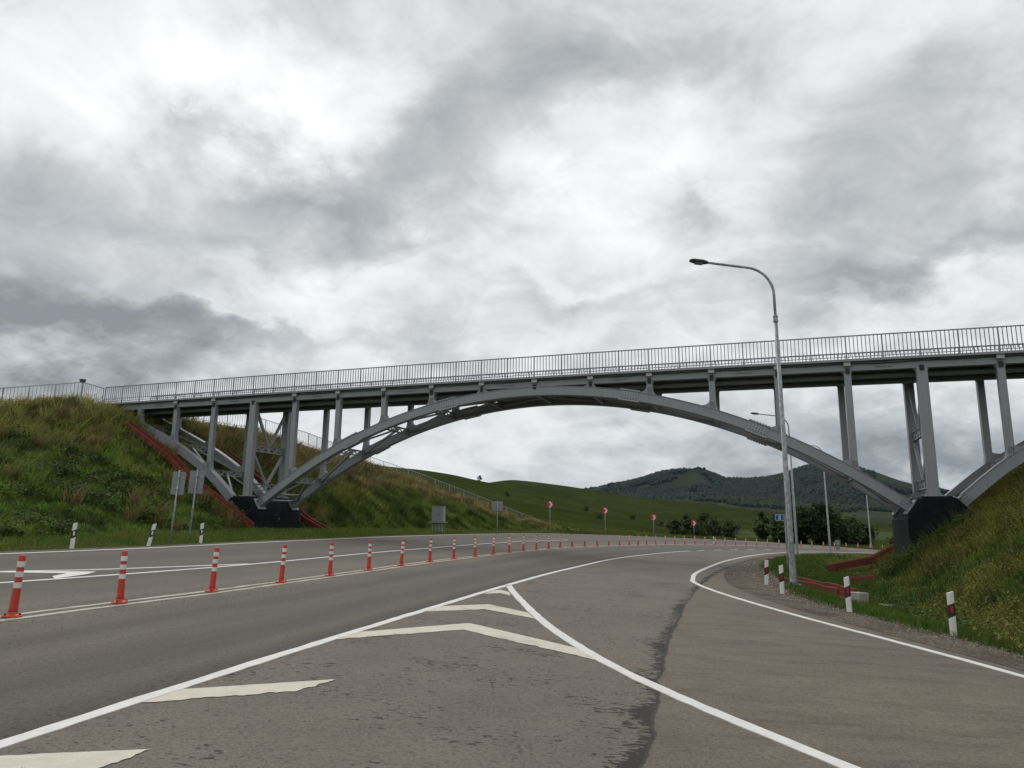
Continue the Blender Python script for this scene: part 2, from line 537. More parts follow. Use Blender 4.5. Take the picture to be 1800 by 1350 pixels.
hill_mat('hill_grass', [(0.3, (0.024, 0.034, 0.0085)), (0.5, (0.036, 0.046, 0.012)), (0.72, (0.056, 0.062, 0.019))], 0.016, (0.016, 0.024, 0.007), (0.056, 0.058, 0.022))
hill_mat('mountain_slope', [(0.3, (0.026, 0.036, 0.018)), (0.5, (0.044, 0.050, 0.028)), (0.75, (0.066, 0.064, 0.042))], 0.0025, (0.018, 0.027, 0.016), (0.075, 0.072, 0.052))

# ------------------------------------------------------------------ mesh helpers


class MB:
    def __init__(self):
        self.v = []
        self.f = []
        self.sm = []

    def add(self, vs_, fs, smooth=False):
        o = len(self.v)
        self.v += [tuple(p) for p in vs_]
        for f in fs:
            self.f.append(tuple(i + o for i in f))
            self.sm.append(smooth)
        return self

    def box(self, x0, x1, y0, y1, z0, z1):
        return self.add([(x0, y0, z0), (x1, y0, z0), (x1, y1, z0), (x0, y1, z0), (x0, y0, z1), (x1, y0, z1), (x1, y1, z1), (x0, y1, z1)],
                        [(0, 3, 2, 1), (4, 5, 6, 7), (0, 1, 5, 4), (1, 2, 6, 5), (2, 3, 7, 6), (3, 0, 4, 7)])

    def cbox(self, x0, x1, y0, y1, z0, z1, c):
        """box with chamfered edges round the z axis and a chamfered top"""
        ring = lambda e, z: [(x0 + e, y0 + c + e, z), (x0 + c + e, y0 + e, z), (x1 - c - e, y0 + e, z), (x1 - e, y0 + c + e, z),
                             (x1 - e, y1 - c - e, z), (x1 - c - e, y1 - e, z), (x0 + c + e, y1 - e, z), (x0 + e, y1 - c - e, z)]
        vs_ = ring(c, z0) + ring(0, z0 + c) + ring(0, z1 - c) + ring(c, z1)
        fs = [tuple(range(7, -1, -1)), tuple(range(24, 32))]
        for k in range(3):
            for i in range(8):
                j = (i + 1) % 8
                fs.append((k * 8 + i, k * 8 + j, k * 8 + 8 + j, k * 8 + 8 + i))
        return self.add(vs_, fs)

    def beam(self, a, b, w, h, up=(0, 0, 1)):
        """rectangular bar from a to b, w across, h along 'up'"""
        a = Vector(a); b = Vector(b)
        d = (b - a).normalized()
        up = Vector(up)
        s = d.cross(up)
        if s.length < 1e-4:
            s = d.cross(Vector((0, 1, 0)))
        s.normalize()
        u = s.cross(d).normalized()
        s = s * (w / 2); u = u * (h / 2)
        vs_ = [a - s - u, a + s - u, a + s + u, a - s + u, b - s - u, b + s - u, b + s + u, b - s + u]
        return self.add(vs_, [(0, 3, 2, 1), (4, 5, 6, 7), (0, 1, 5, 4), (1, 2, 6, 5), (2, 3, 7, 6), (3, 0, 4, 7)])

    def tube(self, path, r, n=8, caps=True):
        path = [Vector(p) for p in path]
        rs = r if isinstance(r, (list, tuple)) else [r] * len(path)
        vs_, fs = [], []
        ref = None
        for i, p in enumerate(path):
            d = (path[min(i + 1, len(path) - 1)] - path[max(i - 1, 0)]).normalized()
            if ref is None:
                ref = Vector((1, 0, 0)) if abs(d.x) < 0.8 else Vector((0, 1, 0))
            s = (ref - d * ref.dot(d)).normalized()
            ref = s
            t = d.cross(s)
            for k in range(n):
                a = 2 * math.pi * k / n
                vs_.append(p + (s * math.cos(a) + t * math.sin(a)) * rs[i])
        for i in range(len(path) - 1):
            for k in range(n):
                k2 = (k + 1) % n
                fs.append((i * n + k, i * n + k2, i * n + n + k2, i * n + n + k))
        self.add(vs_, fs, True)
        if caps:
            o = len(self.v) - len(vs_)
            self.f.append(tuple(o + k for k in range(n - 1, -1, -1))); self.sm.append(False)
            q = o + (len(path) - 1) * n
            self.f.append(tuple(q + k for k in range(n))); self.sm.append(False)
        return self

    def lathe(self, prof, n=16, c=(0, 0, 0)):
        """prof: (radius, z) pairs"""
        vs_, fs = [], []
        for r, z in prof:
            for k in range(n):
                a = 2 * math.pi * k / n
                vs_.append((c[0] + r * math.cos(a), c[1] + r * math.sin(a), c[2] + z))
        for i in range(len(prof) - 1):
            for k in range(n):
                k2 = (k + 1) % n
                fs.append((i * n + k, i * n + k2, i * n + n + k2, i * n + n + k))
        fs.append(tuple(range(n - 1, -1, -1)))
        fs.append(tuple((len(prof) - 1) * n + k for k in range(n)))
        return self.add(vs_, fs)

    def prism(self, poly, y0, y1):
        """poly: (x, z) counter-clockwise seen from -y; extruded from y0 to y1"""
        n = len(poly)
        vs_ = [(x, y0, z) for x, z in poly] + [(x, y1, z) for x, z in poly]
        fs = [tuple(range(n)), tuple(range(2 * n - 1, n - 1, -1))]
        for i in range(n):
            j = (i + 1) % n
            fs.append((i, i + n, j + n, j))
        return self.add(vs_, fs)

    def mesh(self, name):
        me = bpy.data.meshes.new(name)
        me.from_pydata(self.v, [], self.f)
        if any(self.sm):
            me.polygons.foreach_set('use_smooth', self.sm)
        me.update()
        return me

    def build(self, name, mat, parent=None, bevel=0.0):
        return put(name, self.mesh(name), mat, parent, bevel)


def put(name, me, mat, parent=None, bevel=0.0, loc=None):
    if isinstance(mat, str):
        mat = MATS[mat]
    if not me.materials:
        me.materials.append(mat)
    o = bpy.data.objects.new(name, me)
    COL.objects.link(o)
    if parent is not None:
        o.parent = parent
    if loc is not None:
        o.location = loc
    if bevel:
        b = o.modifiers.new('bevel', 'BEVEL')
        b.width = bevel; b.segments = 2; b.limit_method = 'ANGLE'; b.angle_limit = R(35)
    return o


def fixnormals(me):
    bm = bmesh.new(); bm.from_mesh(me)
    bmesh.ops.recalc_face_normals(bm, faces=bm.faces)
    bm.to_mesh(me); bm.free()
    return me


def tag(o, label=None, cat=None, group=None, kind=None):
    if label: o['label'] = label
    if cat: o['category'] = cat
    if group: o['group'] = group
    if kind: o['kind'] = kind
    return o


def empty(name, loc=(0, 0, 0), rz=0.0):
    o = bpy.data.objects.new(name, None)
    o.empty_display_size = 0.2
    o.location = loc
    o.rotation_euler = (0, 0, rz)
    COL.objects.link(o)
    return o


def copy_tree(o, parent=None):
    c = o.copy()
    COL.objects.link(c)
    c.parent = parent
    for ch in list(o.children):
        copy_tree(ch, c)
    return c


def big_mesh(name, verts, tris, mat, tint=None, parent=None):
    """numpy arrays -> mesh object"""
    me = bpy.data.meshes.new(name)
    nv, nf = len(verts), len(tris)
    k = tris.shape[1]
    me.vertices.add(nv)
    me.vertices.foreach_set('co', np.ascontiguousarray(verts, np.float32).ravel())
    me.loops.add(nf * k)
    me.loops.foreach_set('vertex_index', np.ascontiguousarray(tris, np.int32).ravel())
    me.polygons.add(nf)
    me.polygons.foreach_set('loop_start', np.arange(0, nf * k, k, dtype=np.int32))
    me.update(calc_edges=True)
    if tint is not None:
        at = me.attributes.new('tint', 'FLOAT_COLOR', 'POINT')
        t4 = np.ones((nv, 4), np.float32); t4[:, :3] = tint
        at.data.foreach_set('color', t4.ravel())
    return put(name, me, mat, parent)


def spline(pts, step):
    """Catmull-Rom through pts, resampled at about 'step'"""
    P = np.array(pts, float)
    P = np.vstack([2 * P[0] - P[1], P, 2 * P[-1] - P[-2]])
    out = []
    for i in range(1, len(P) - 2):
        n = max(2, int(np.linalg.norm(P[i + 1] - P[i]) / step))
        for t in np.linspace(0, 1, n, endpoint=False):
            t2, t3 = t * t, t ** 3
            out.append(0.5 * (2 * P[i] + (P[i + 1] - P[i - 1]) * t + (2 * P[i - 1] - 5 * P[i] + 4 * P[i + 1] - P[i + 2]) * t2 + (3 * P[i] - P[i - 1] - 3 * P[i + 1] + P[i + 2]) * t3))
    out.append(P[-2])
    return np.array(out)


def offset(pl, d):
    """shift a polyline sideways, positive = to the right of its direction"""
    t = np.gradient(pl[:, :2], axis=0)
    t /= np.linalg.norm(t, axis=1)[:, None]
    return pl[:, :2] + np.stack([t[:, 1], -t[:, 0]], 1) * (np.asarray(d)[..., None] if np.ndim(d) else d)


def poly_dist(pl, x, y):
    """distance to a polyline and interpolated extra columns at the nearest point"""
    best = np.full(x.shape, 1e18)
    val = np.zeros(x.shape)
    for a, b in zip(pl[:-1], pl[1:]):
        dx, dy = b[0] - a[0], b[1] - a[1]
        t = np.clip(((x - a[0]) * dx + (y - a[1]) * dy) / (dx * dx + dy * dy), 0, 1)
        d = (x - a[0] - t * dx) ** 2 + (y - a[1] - t * dy) ** 2
        m = d < best
        best = np.where(m, d, best)
        if len(a) > 2:
            val = np.where(m, a[2] + t * (b[2] - a[2]), val)
    return np.sqrt(best), val


def inside(poly, x, y):
    r = np.zeros(x.shape, bool)
    n = len(poly)
    for i in range(n):
        x0, y0 = poly[i][:2]; x1, y1 = poly[(i + 1) % n][:2]
        if y0 == y1:
            continue
        c = ((y0 > y) != (y1 > y)) & (x < (x1 - x0) * (y - y0) / (y1 - y0) + x0)
        r ^= c
    return r


def sstep(a, b, x):
    t = np.clip((x - a) / (b - a), 0, 1)
    return t * t * (3 - 2 * t)


# cheap value noise for scattering and terrain
_tab = rng.random((256, 256))


def vnoise(x, y):
    xi = np.floor(x).astype(int); yi = np.floor(y).astype(int)
    fx = x - xi; fy = y - yi
    fx = fx * fx * (3 - 2 * fx); fy = fy * fy * (3 - 2 * fy)
    g = lambda a, b: _tab[a % 256, b % 256]
    return (g(xi, yi) * (1 - fx) + g(xi + 1, yi) * fx) * (1 - fy) + (g(xi, yi + 1) * (1 - fx) + g(xi + 1, yi + 1) * fx) * fy


def fbm(x, y, o=4):
    s = 0; a = 0.5; n = 0
    for i in range(o):
        s = s + a * vnoise(x * 2 ** i + 17.3 * i, y * 2 ** i + 5.1 * i); n += a; a *= 0.55
    return s / n


# ------------------------------------------------------------------ layout of the place
SL, LY = 0.045, 0.006                    # the banked road: z falls to the right, rises slightly ahead


def SW(x, y):
    return (x - P0[0]) * BD[0] + (y - P0[1]) * BD[1], (x - P0[0]) * BN[0] + (y - P0[1]) * BN[1]


def plane(x, y):
    return -SL * np.clip(x, -40, 60) + LY * np.clip(y, -20, 120)


LEFT_EDGE = [(-17.0, -6), (-14.6, 8), (-12.28, 17.63), (-11.1, 22.5), (-10.0, 28.7), (-6.79, 44.12), (-2.21, 60.32), (3.8, 76.0), (10.5, 86.5), (19, 95), (30, 103), (44, 110)]
RIGHT_EDGE = [(7.6, -4), (6.9, 4), (6.41, 9.35), (6.14, 11.43), (5.65, 14.58), (5.33, 17.97), (5.33, 20.74), (5.69, 22.83), (7.17, 27.49), (11.67, 38.6), (18.0, 51.5), (24.4, 61.5), (31.5, 69.5), (40, 76.5), (51, 83)]
ASPH_R = [(8.2, -4), (7.3, 4), (6.78, 9.6), (6.52, 12.0), (6.22, 14.87), (6.12, 17.6), (6.35, 20.4), (6.95, 23.5), (8.5, 28.6), (12.2, 38.2), (18.6, 51.2), (25.0, 61.0), (32.0, 69.0), (40.5, 75.8), (51.5, 82.2)]
CENTRE = [(-8.6, -2), (-7.3, 5), (-6.26, 9.15), (-5.73, 11.04), (-5.19, 12.87), (-4.18, 16.92), (-1.98, 25.67), (2.85, 41.2), (8.02, 51.9), (11.5, 58.6), (15.6, 64.8), (20.4, 70.8), (26, 76.6), (32.5, 82), (40, 87.2), (49, 92)]
LANE = [(-4.3, -2), (-3.6, 3), (-3.19, 4.83), (-2.91, 6.03), (-2.1, 9.37), (-0.01, 17.43), (1.95, 24.18), (5.62, 35.0), (12.0, 48.6), (19.5, 60.0), (28, 70.0), (38, 79.0)]
left_edge = spline(LEFT_EDGE, 0.8)
right_edge = spline(RIGHT_EDGE, 0.35)
asph_r = spline(ASPH_R, 0.6)
centre = spline(CENTRE, 0.5)
lane = spline(LANE, 0.4)
asph_l = offset(left_edge, -0.4)

TOE = np.array([(-30, -12, 0), (-24, 2, 0), (-19.5, 10, 0), (-17.2, 17, 0), (-16.0, 22, 0), (-15.4, 30, 0), (-15.0, 38, 0), (-14.4, 44, 0), (-12.6, 50, 0), (-9, 58, 0), (-4, 68, 0), (1.5, 79, 0), (7, 90, 0), (9, 96, 0)], float)
CREST = np.array([(-130, 80, 8.0), (-80, 62, 8.3), (-50, 52.5, 8.4), (-34, 46.6, 8.6), (-28.4, 45.2, 8.85), (-26.4, 45.9, 8.7), (-25.7, 47.8, 8.55), (-24.2, 51.6, 8.5), (-20.9, 55.8, 8.4), (-18.31, 64.0, 7.75), (-16.28, 82.4, 7.25), (-11.18, 88.8, 5.8), (-2.42, 92.46, 2.7), (5.39, 94.06, -0.3), (9, 96, -0.4)], float)
LPOLY = np.vstack([TOE, CREST[::-1], [(-130, -12, 0)]])


def ground(x, y):
    x = np.asarray(x, float); y = np.asarray(y, float)
    shape = x.shape
    x = x.ravel(); y = y.ravel()
    z = plane(x, y) - 0.035
    s, w = SW(x, y)
    # right verge: gentle hollow between the shoulder and the embankment
    dr, _ = poly_dist(asph_r, x, y)
    right = inside(np.vstack([asph_r[:, :2], [(300, 100), (300, -4)]]), x, y)
    z = np.where(right, z - 0.30 * sstep(1.5, 3.8, dr), z)
    # far country settles to a flat valley
    far = sstep(100, 230, np.hypot(x, y))
    z = z * (1 - far) + far * -2.2
    # left embankment
    dt, _ = poly_dist(TOE, x, y)
    dc, zc = poly_dist(CREST, x, y)
    ins = inside(LPOLY, x, y)
    t = dt / (dt + dc + 1e-9)
    tt = t * (1 - 0.16 * (1 - t) * np.sin(math.pi * t))
    zl = z + (zc + np.where(w > 3.5, -0.05, -0.10) - z) * tt
    bump = (fbm(x * 0.35, y * 0.35, 3) - 0.5) * 1.0 * np.sin(math.pi * np.clip(t, 0, 1)) 
    zl = zl + bump * sstep(1.0, 4.0, np.abs(w - 2.0) - 1.5)
    z = np.where(ins, zl, z)
    leftside = inside(np.vstack([CREST[:, :2], [(9, 400), (-400, 400), (-400, 80)]]), x, y)
    zb = np.maximum(zc - 0.1 - 0.45 * np.maximum(dc - 5.0, 0), -2.2)
    z = np.where(leftside & (dc < 40), np.maximum(z, zb), z)
    # right embankment: slope faces the road along the bridge axis
    toe = 33.9 + np.maximum(0, -w - 24) * 0.75
    zr = -0.72 + 0.72 * (s - toe)
    zr = np.minimum(zr, 8.7)
    zr = zr - 0.8 * np.maximum(0, w - 6.5)
    bmp = (fbm(x * 0.5 + 40, y * 0.5, 3) - 0.5) * 0.5 * sstep(0, 1.5, zr + 0.6) * sstep(0.5, 2.5, np.abs(w - 1.6) - 1.8)
    zr = zr + bmp
    k = 0.25
    h = np.clip(0.5 + 0.5 * (zr - z) / k, 0, 1)
    zz = z * (1 - h) + zr * h + k * h * (1 - h) * 0.8
    z = np.where((s > 28) & (w < 22) & (w > -60), np.where(zr > z - 1, zz, z), z)
    return z.reshape(shape)


def G(x, y):
    return float(ground(np.array([x]), np.array([y]))[0])


def PL(x, y, dz=0.0):
    return float(-SL * x + LY * y + dz)


# ------------------------------------------------------------------ ground sheet
def graded(lo, hi, fine_lo, fine_hi, step, ratio):
    a = list(np.arange(fine_lo, fine_hi + 1e-6, step))
    d = step; x = a[-1]
    while x < hi:
        d *= ratio; x += d; a.append(x)
    d = step; x = a[0]; pre = []
    while x > lo:
        d *= ratio; x -= d; pre.append(x)
    return np.array(pre[::-1] + a)


gx = graded(-7000, 7000, -40, 36, 0.5, 1.16)
gy = graded(-1500, 9000, 2, 96, 0.5, 1.16)
GX, GY = np.meshgrid(gx, gy)
GZ = ground(GX, GY)
# the sheet ducks under the asphalt
road_poly = np.vstack([asph_l, asph_r[::-1, :2]])
inn = inside(road_poly, GX.ravel(), GY.ravel()).reshape(GX.shape)
e1, _ = poly_dist(np.vstack([asph_l]), GX.ravel(), GY.ravel())
e2, _ = poly_dist(asph_r, GX.ravel(), GY.ravel())
ed = np.minimum(e1, e2).reshape(GX.shape)
GZ = GZ - np.where(inn, 0.12 * sstep(0.0, 0.8, ed), 0)
nx, ny = len(gx), len(gy)
idx = np.arange(nx * ny).reshape(ny, nx)
quads = np.stack([idx[:-1, :-1], idx[:-1, 1:], idx[1:, 1:], idx[1:, :-1]], -1).reshape(-1, 4)
gr = big_mesh('ground', np.stack([GX.ravel(), GY.ravel(), GZ.ravel()], 1), quads, 'soil')
gr.data.polygons.foreach_set('use_smooth', [True] * len(gr.data.polygons))
tag(gr, 'grassy ground of the roadside and embankments', 'ground', kind='structure')

# ------------------------------------------------------------------ road


def flat_poly(name, poly, dz, mat, parent=None, thick=0.0):
    bm = bmesh.new()
    vs_ = [bm.verts.new((p[0], p[1], PL(p[0], p[1], dz))) for p in poly]
    f = bm.faces.new(vs_)
    bm.normal_update()
    if f.normal.z < 0:
        f.normal_flip()
    if thick:
        r = bmesh.ops.extrude_face_region(bm, geom=[f])
        for v in [g for g in r['geom'] if isinstance(g, bmesh.types.BMVert)]:
            v.co.z -= thick
        bmesh.ops.recalc_face_normals(bm, faces=bm.faces)
    bmesh.ops.triangulate(bm, faces=[x for x in bm.faces if len(x.verts) > 4])
    me = bpy.data.meshes.new(name)
    bm.to_mesh(me); bm.free()
    return put(name, me, mat, parent)


def ribbon(name, a, b, dz, mat, parent=None, uv=False):
    """sheet between two polylines with the same number of points"""
    n = len(a)
    vs_ = [(p[0], p[1], PL(p[0], p[1], dz)) for p in a] + [(p[0], p[1], PL(p[0], p[1], dz)) for p in b]
    fs = [(i, n + i, n + i + 1, i + 1) for i in range(n - 1)]
    me = bpy.data.meshes.new(name)
    me.from_pydata(vs_, [], fs)
    if uv:
        l = np.concatenate([[0], np.cumsum(np.linalg.norm(np.diff(a[:, :2], axis=0), axis=1))])
        u = me.uv_layers.new(name='UVMap')
        for poly in me.polygons:
            for li in poly.loop_indices:
                vi = me.loops[li].vertex_index
                u.data[li].uv = (0.0, l[vi]) if vi < n else (1.0, l[vi - n])
    fixnormals(me)
    if me.polygons[0].normal.z < 0:
        me.flip_normals()
    return put(name, me, mat, parent)


def resample(pl, n):
    l = np.concatenate([[0], np.cumsum(np.linalg.norm(np.diff(pl[:, :2], axis=0), axis=1))])
    t = np.linspace(0, l[-1], n)
    return np.stack([np.interp(t, l, pl[:, 0]), np.interp(t, l, pl[:, 1])], 1)


road = flat_poly('road', road_poly, 0.0, 'asphalt_old', None, 0.10)
tag(road, 'grey asphalt road junction curving right under the bridge', 'road', kind='structure')
# lane ribbons are laid from the centre line outwards: near lane (centre to lane line) and far lane
cA = centre[(centre[:, 1] > -1.9) & (centre[:, 1] < 86)]
near_other = []
for p in cA:
    # nearest point of the lane line
    d = np.linalg.norm(lane[:, :2] - p[:2], axis=1)
    near_other.append(lane[np.argmin(d), :2])
near_other = np.array(near_other)
for _ in range(6):
    near_other[1:-1] = (near_other[:-2] + 2 * near_other[1:-1] + near_other[2:]) / 4
ribbon('carriageway', cA[:, :2], near_other, 0.004, 'asphalt_lane', road, True)
far_other = []
for p in cA:
    d = np.linalg.norm(asph_l - p[:2], axis=1)
    far_other.append(asph_l[np.argmin(d)])
far_other = np.array(far_other)
for _ in range(10):
    far_other[1:-1] = (far_other[:-2] + 2 * far_other[1:-1] + far_other[2:]) / 4
ribbon('carriageway', cA[:, :2] + 0.0, offset(np.asarray(far_other), 0.05), 0.0045, 'asphalt_lane', road, True)


def rough_line(pl, w, jit=0.006):
    n = len(pl)
    a = offset(pl, -w / 2 + rng.normal(0, jit, n)); b = offset(pl, w / 2 + rng.normal(0, jit, n))
    return a, b


def line(name, pl, w, dz, mat, jit=0.005):
    a, b = rough_line(pl, w, jit)
    o = ribbon(name, a, b, dz, mat, road)
    # turn the film edges down so that it lies on the asphalt
    me = o.data
    bm = bmesh.new(); bm.from_mesh(me)
    r = bmesh.ops.extrude_edge_only(bm, edges=[e_ for e_ in bm.edges if e_.is_boundary])
    for v in r['geom']:
        if isinstance(v, bmesh.types.BMVert):
            v.co.z -= dz + 0.001
    bmesh.ops.recalc_face_normals(bm, faces=bm.faces)
    bm.to_mesh(me); bm.free()
    return o


line('edge_line', left_edge[left_edge[:, 1] < 108], 0.13, 0.008, 'paint_white')
rl = spline(RIGHT_EDGE, 0.2)
line('edge_line', rl, 0.14, 0.008, 'paint_white')
lane_f = spline(LANE, 0.2)
line('lane_line', lane_f[lane_f[:, 1] < 48.5], 0.13, 0.0085, 'paint_white')
# dashes beyond the solid line
dash = lane_f[lane_f[:, 1] >= 50]
acc = np.concatenate([[0], np.cumsum(np.linalg.norm(np.diff(dash[:, :2], axis=0), axis=1))])
for k in range(5):
    seg = dash[(acc > k * 4.0) & (acc < k * 4.0 + 2.0)]
    if len(seg) > 3:
        line('lane_dash', seg, 0.13, 0.008, 'paint_white')
cl_ = spline(CENTRE, 0.25)
line('centre_line', offset(cl_, -0.13), 0.10, 0.0078, 'paint_worn', 0.009)
line('centre_line', offset(cl_, 0.13), 0.10, 0.0078, 'paint_worn', 0.009)
curve = spline([(5.0, 0.6), (3.3, 3.4), (2.39, 5.4), (1.52, 7.45), (1.01, 9.15), (0.57, 11.44), (0.17, 14.89), (0.03, 16.5), (-0.02, 17.3)], 0.2)
line('merge_line', curve, 0.15, 0.0085, 'paint_white')
# line between the left lane and the left turning lane, with a gore
line('lane_line', spline([(-10.6, 7.0), (-8.59, 12.42), (-6.73, 18.59), (-4.43, 28.95), (0.12, 46.0), (4.6, 58)], 0.3), 0.12, 0.008, 'paint_white')
line('gore_line', spline([(-12.4, 10.5), (-9.74, 14.04), (-8.73, 15.3), (-7.7, 17.1), (-6.73, 18.9)], 0.3), 0.12, 0.0083, 'paint_white')
flat_poly('gore_chevron', [(-9.45, 14.30), (-8.43, 14.98), (-8.29, 14.45), (-8.28, 13.40), (-8.55, 13.75), (-8.66, 14.38), (-9.75, 13.80)], 0.0105, 'paint_white', road)


def jag(poly, edges, amp, step=0.05):
    """roughen the listed edges of a polygon"""
    out = []
    n = len(poly)
    for i in range(n):
        a = np.array(poly[i]); b = np.array(poly[(i + 1) % n])
        out.append(tuple(a))
        am = amp if i in edges else amp * 0.25
        k = max(2, int(np.linalg.norm(b - a) / step))
        nrm = np.array([-(b - a)[1], (b - a)[0]]) / np.linalg.norm(b - a)
        ph = rng.random() * 50
        for t in np.linspace(0, 1, k, endpoint=False)[1:]:
            q = a + (b - a) * t
            out.append(tuple(q + nrm * am * ((fbm(np.array([t * k * 0.33 + ph]), np.array([3.3]), 3)[0] - 0.5) * 2.4)))
    return out


for pl_, ed_ in (
        ([(-0.52, 15.10), (-0.20, 15.45), (0.02, 15.1), (0.0, 15.75), (-0.2, 16.15), (-0.36, 15.85)], (0, 1)),
        ([(-1.46, 11.93), (-0.42, 12.72), (0.42, 11.95), (0.32, 12.62), (-0.39, 13.46), (-1.25, 12.72)], (0, 1)),
        ([(-2.17, 9.05), (-0.66, 10.40), (0.95, 8.85), (1.08, 8.75), (0.93, 9.42), (-0.59, 11.05), (-2.02, 9.66)], (0, 1, 2)),
        ([(-2.96, 5.86), (-2.5, 6.16), (-1.83, 6.57), (-1.62, 7.07), (-2.82, 6.36)], (0, 1, 2)),
        ([(-3.25, 4.30), (-2.42, 4.48), (-2.28, 4.92), (-3.12, 4.62)], (0, 1))):
    flat_poly('chevron_marking', jag(pl_, ed_, 0.042, 0.03), 0.0055, 'paint_beige', road)

# gravel shoulder between asphalt and grass on the right
def gravel_width(y):
    return np.interp(y, [-4, 10, 13, 16, 20, 24, 28, 34, 42, 60, 90], [0.9, 0.95, 1.25, 1.25, 1.35, 2.2, 2.0, 1.2, 0.8, 0.6, 0.5])


gw = gravel_width(asph_r[:, 1])
gin = offset(asph_r, -0.05)
rows = []
for t in np.linspace(0, 1, 6):
    q = offset(asph_r, -0.05 + t * (gw + 0.1))
    z = ground(q[:, 0], q[:, 1]) + 0.028 * (1 - t) + 0.012
    rows.append(np.stack([q[:, 0], q[:, 1], z], 1))
rows = np.array(rows)
nr, nc = rows.shape[:2]
ii = np.arange(nr * nc).reshape(nr, nc)
qd = np.stack([ii[:-1, :-1], ii[:-1, 1:], ii[1:, 1:], ii[1:, :-1]], -1).reshape(-1, 4)[:, ::-1]
sh = big_mesh('gravel_shoulder', rows.reshape(-1, 3), qd, 'gravel')
tag(sh, 'brown gravel shoulder along the right edge of the slip road', 'shoulder', kind='structure')
lg = []
for t in (0, 1):
    q = offset(asph_l, 0.03 - t * 0.5)
    lg.append(np.stack([q[:, 0], q[:, 1], ground(q[:, 0], q[:, 1]) + 0.03 - 0.01 * t], 1))
lg = np.array(lg)
ii = np.arange(2 * lg.shape[1]).reshape(2, -1)
qd = np.stack([ii[:-1, :-1], ii[:-1, 1:], ii[1:, 1:], ii[1:, :-1]], -1).reshape(-1, 4)
tag(big_mesh('gravel_shoulder', lg.reshape(-1, 3), qd, 'gravel'), 'thin gravel strip along the far left edge of the road', 'shoulder', kind='structure')
# ------------------------------------------------------------------ footbridge (local frame: x along, y across, z up)
bridge = empty('footbridge', (P0[0], P0[1], 0), TH)
tag(bridge, 'grey steel arch footbridge spanning the road between two dark piers', 'bridge')
WID = 3.2
camber = lambda s: 0.14 * (1 - ((s - 18) / 30.0) ** 2)
GB, GT = 8.42, 8.80                                   # girder bottom and top before camber


def arch_low(s):
    x = s - 18
    return 8.10 - 0.0187 * x * x - 6.4e-6 * x ** 4


def rib_curve(s):
    """lower and upper edge of the main rib at s"""
    sl = -2 * 0.0187 * (s - 18) - 4 * 6.4e-6 * (s - 18) ** 3
    k = math.sqrt(1 + sl * sl)
    return arch_low(s), arch_low(s) + 0.42 * k


HALF = [(1.0, 2.28), (1.4, 2.66), (2.8, 3.86), (4.3, 4.86), (6.2, 5.90), (9.2, 7.28), (11.6, 8.25), (12.0, 8.35)]


def half_low(d):
    return float(np.interp(d, [p[0] for p in HALF], [p[1] for p in HALF]))


def loft(poly_low, poly_up, y0, y1, mb):
    """band between two edge lines, extruded from y0 to y1"""
    n = len(poly_low)
    vs_ = []
    for (a, b) in zip(poly_low, poly_up):
        vs_ += [(a[0], y0, a[1]), (b[0], y0, b[1]), (b[0], y1, b[1]), (a[0], y1, a[1])]
    fs = [(0, 3, 2, 1), (4 * n - 4, 4 * n - 3, 4 * n - 2, 4 * n - 1)]
    for i in range(n - 1):
        for k in range(4):
            k2 = (k + 1) % 4
            fs.append((4 * i + k, 4 * i + k2, 4 * i + 4 + k2, 4 * i + 4 + k))
    mb.add(vs_, fs)
    return mb


RT = 0.17                                             # half thickness of a rib


def haunch(mb, s, zr_fn, y0, y1, half, r, ztop):
    """gusset that flares from a column of half width 'half' onto the rib's upper edge"""
    pts = []
    n = 7
    zl = zr_fn(s - half - r); zr = zr_fn(s + half + r)
    zc = zr_fn(s)
    left, right = [], []
    for sg, z_out, dst in ((-1, zl, left), (1, zr, right)):
        z_in = zr_fn(s + sg * half)
        top = max(min(z_in + r * 0.85, ztop), z_in + 0.03, z_out + 0.02)
        for i in range(n + 1):
            a = math.pi / 2 * i / n
            dst.append((s + sg * (half + r * (1 - math.sin(a))), z_out + (top - z_out) * (1 - math.cos(a))))
    low = [(s + half + r, zr - 0.1), (s, zc - 0.2), (s - half - r, zl - 0.1)]
    # build as strips so the concave outline stays clean
    up = left + right[::-1]
    lo = [(p[0], zr_fn(p[0]) - 0.12) for p in up]
    for i in range(len(up) - 1):
        if up[i + 1][0] - up[i][0] < 1e-4:
            continue
        mb.add([(lo[i][0], y0, lo[i][1]), (lo[i + 1][0], y0, lo[i + 1][1]), (up[i + 1][0], y0, up[i + 1][1]), (up[i][0], y0, up[i][1]),
                (lo[i][0], y1, lo[i][1]), (lo[i + 1][0], y1, lo[i + 1][1]), (up[i + 1][0], y1, up[i + 1][1]), (up[i][0], y1, up[i][1])],
               [(0, 1, 2, 3), (7, 6, 5, 4), (3, 2, 6, 7)])


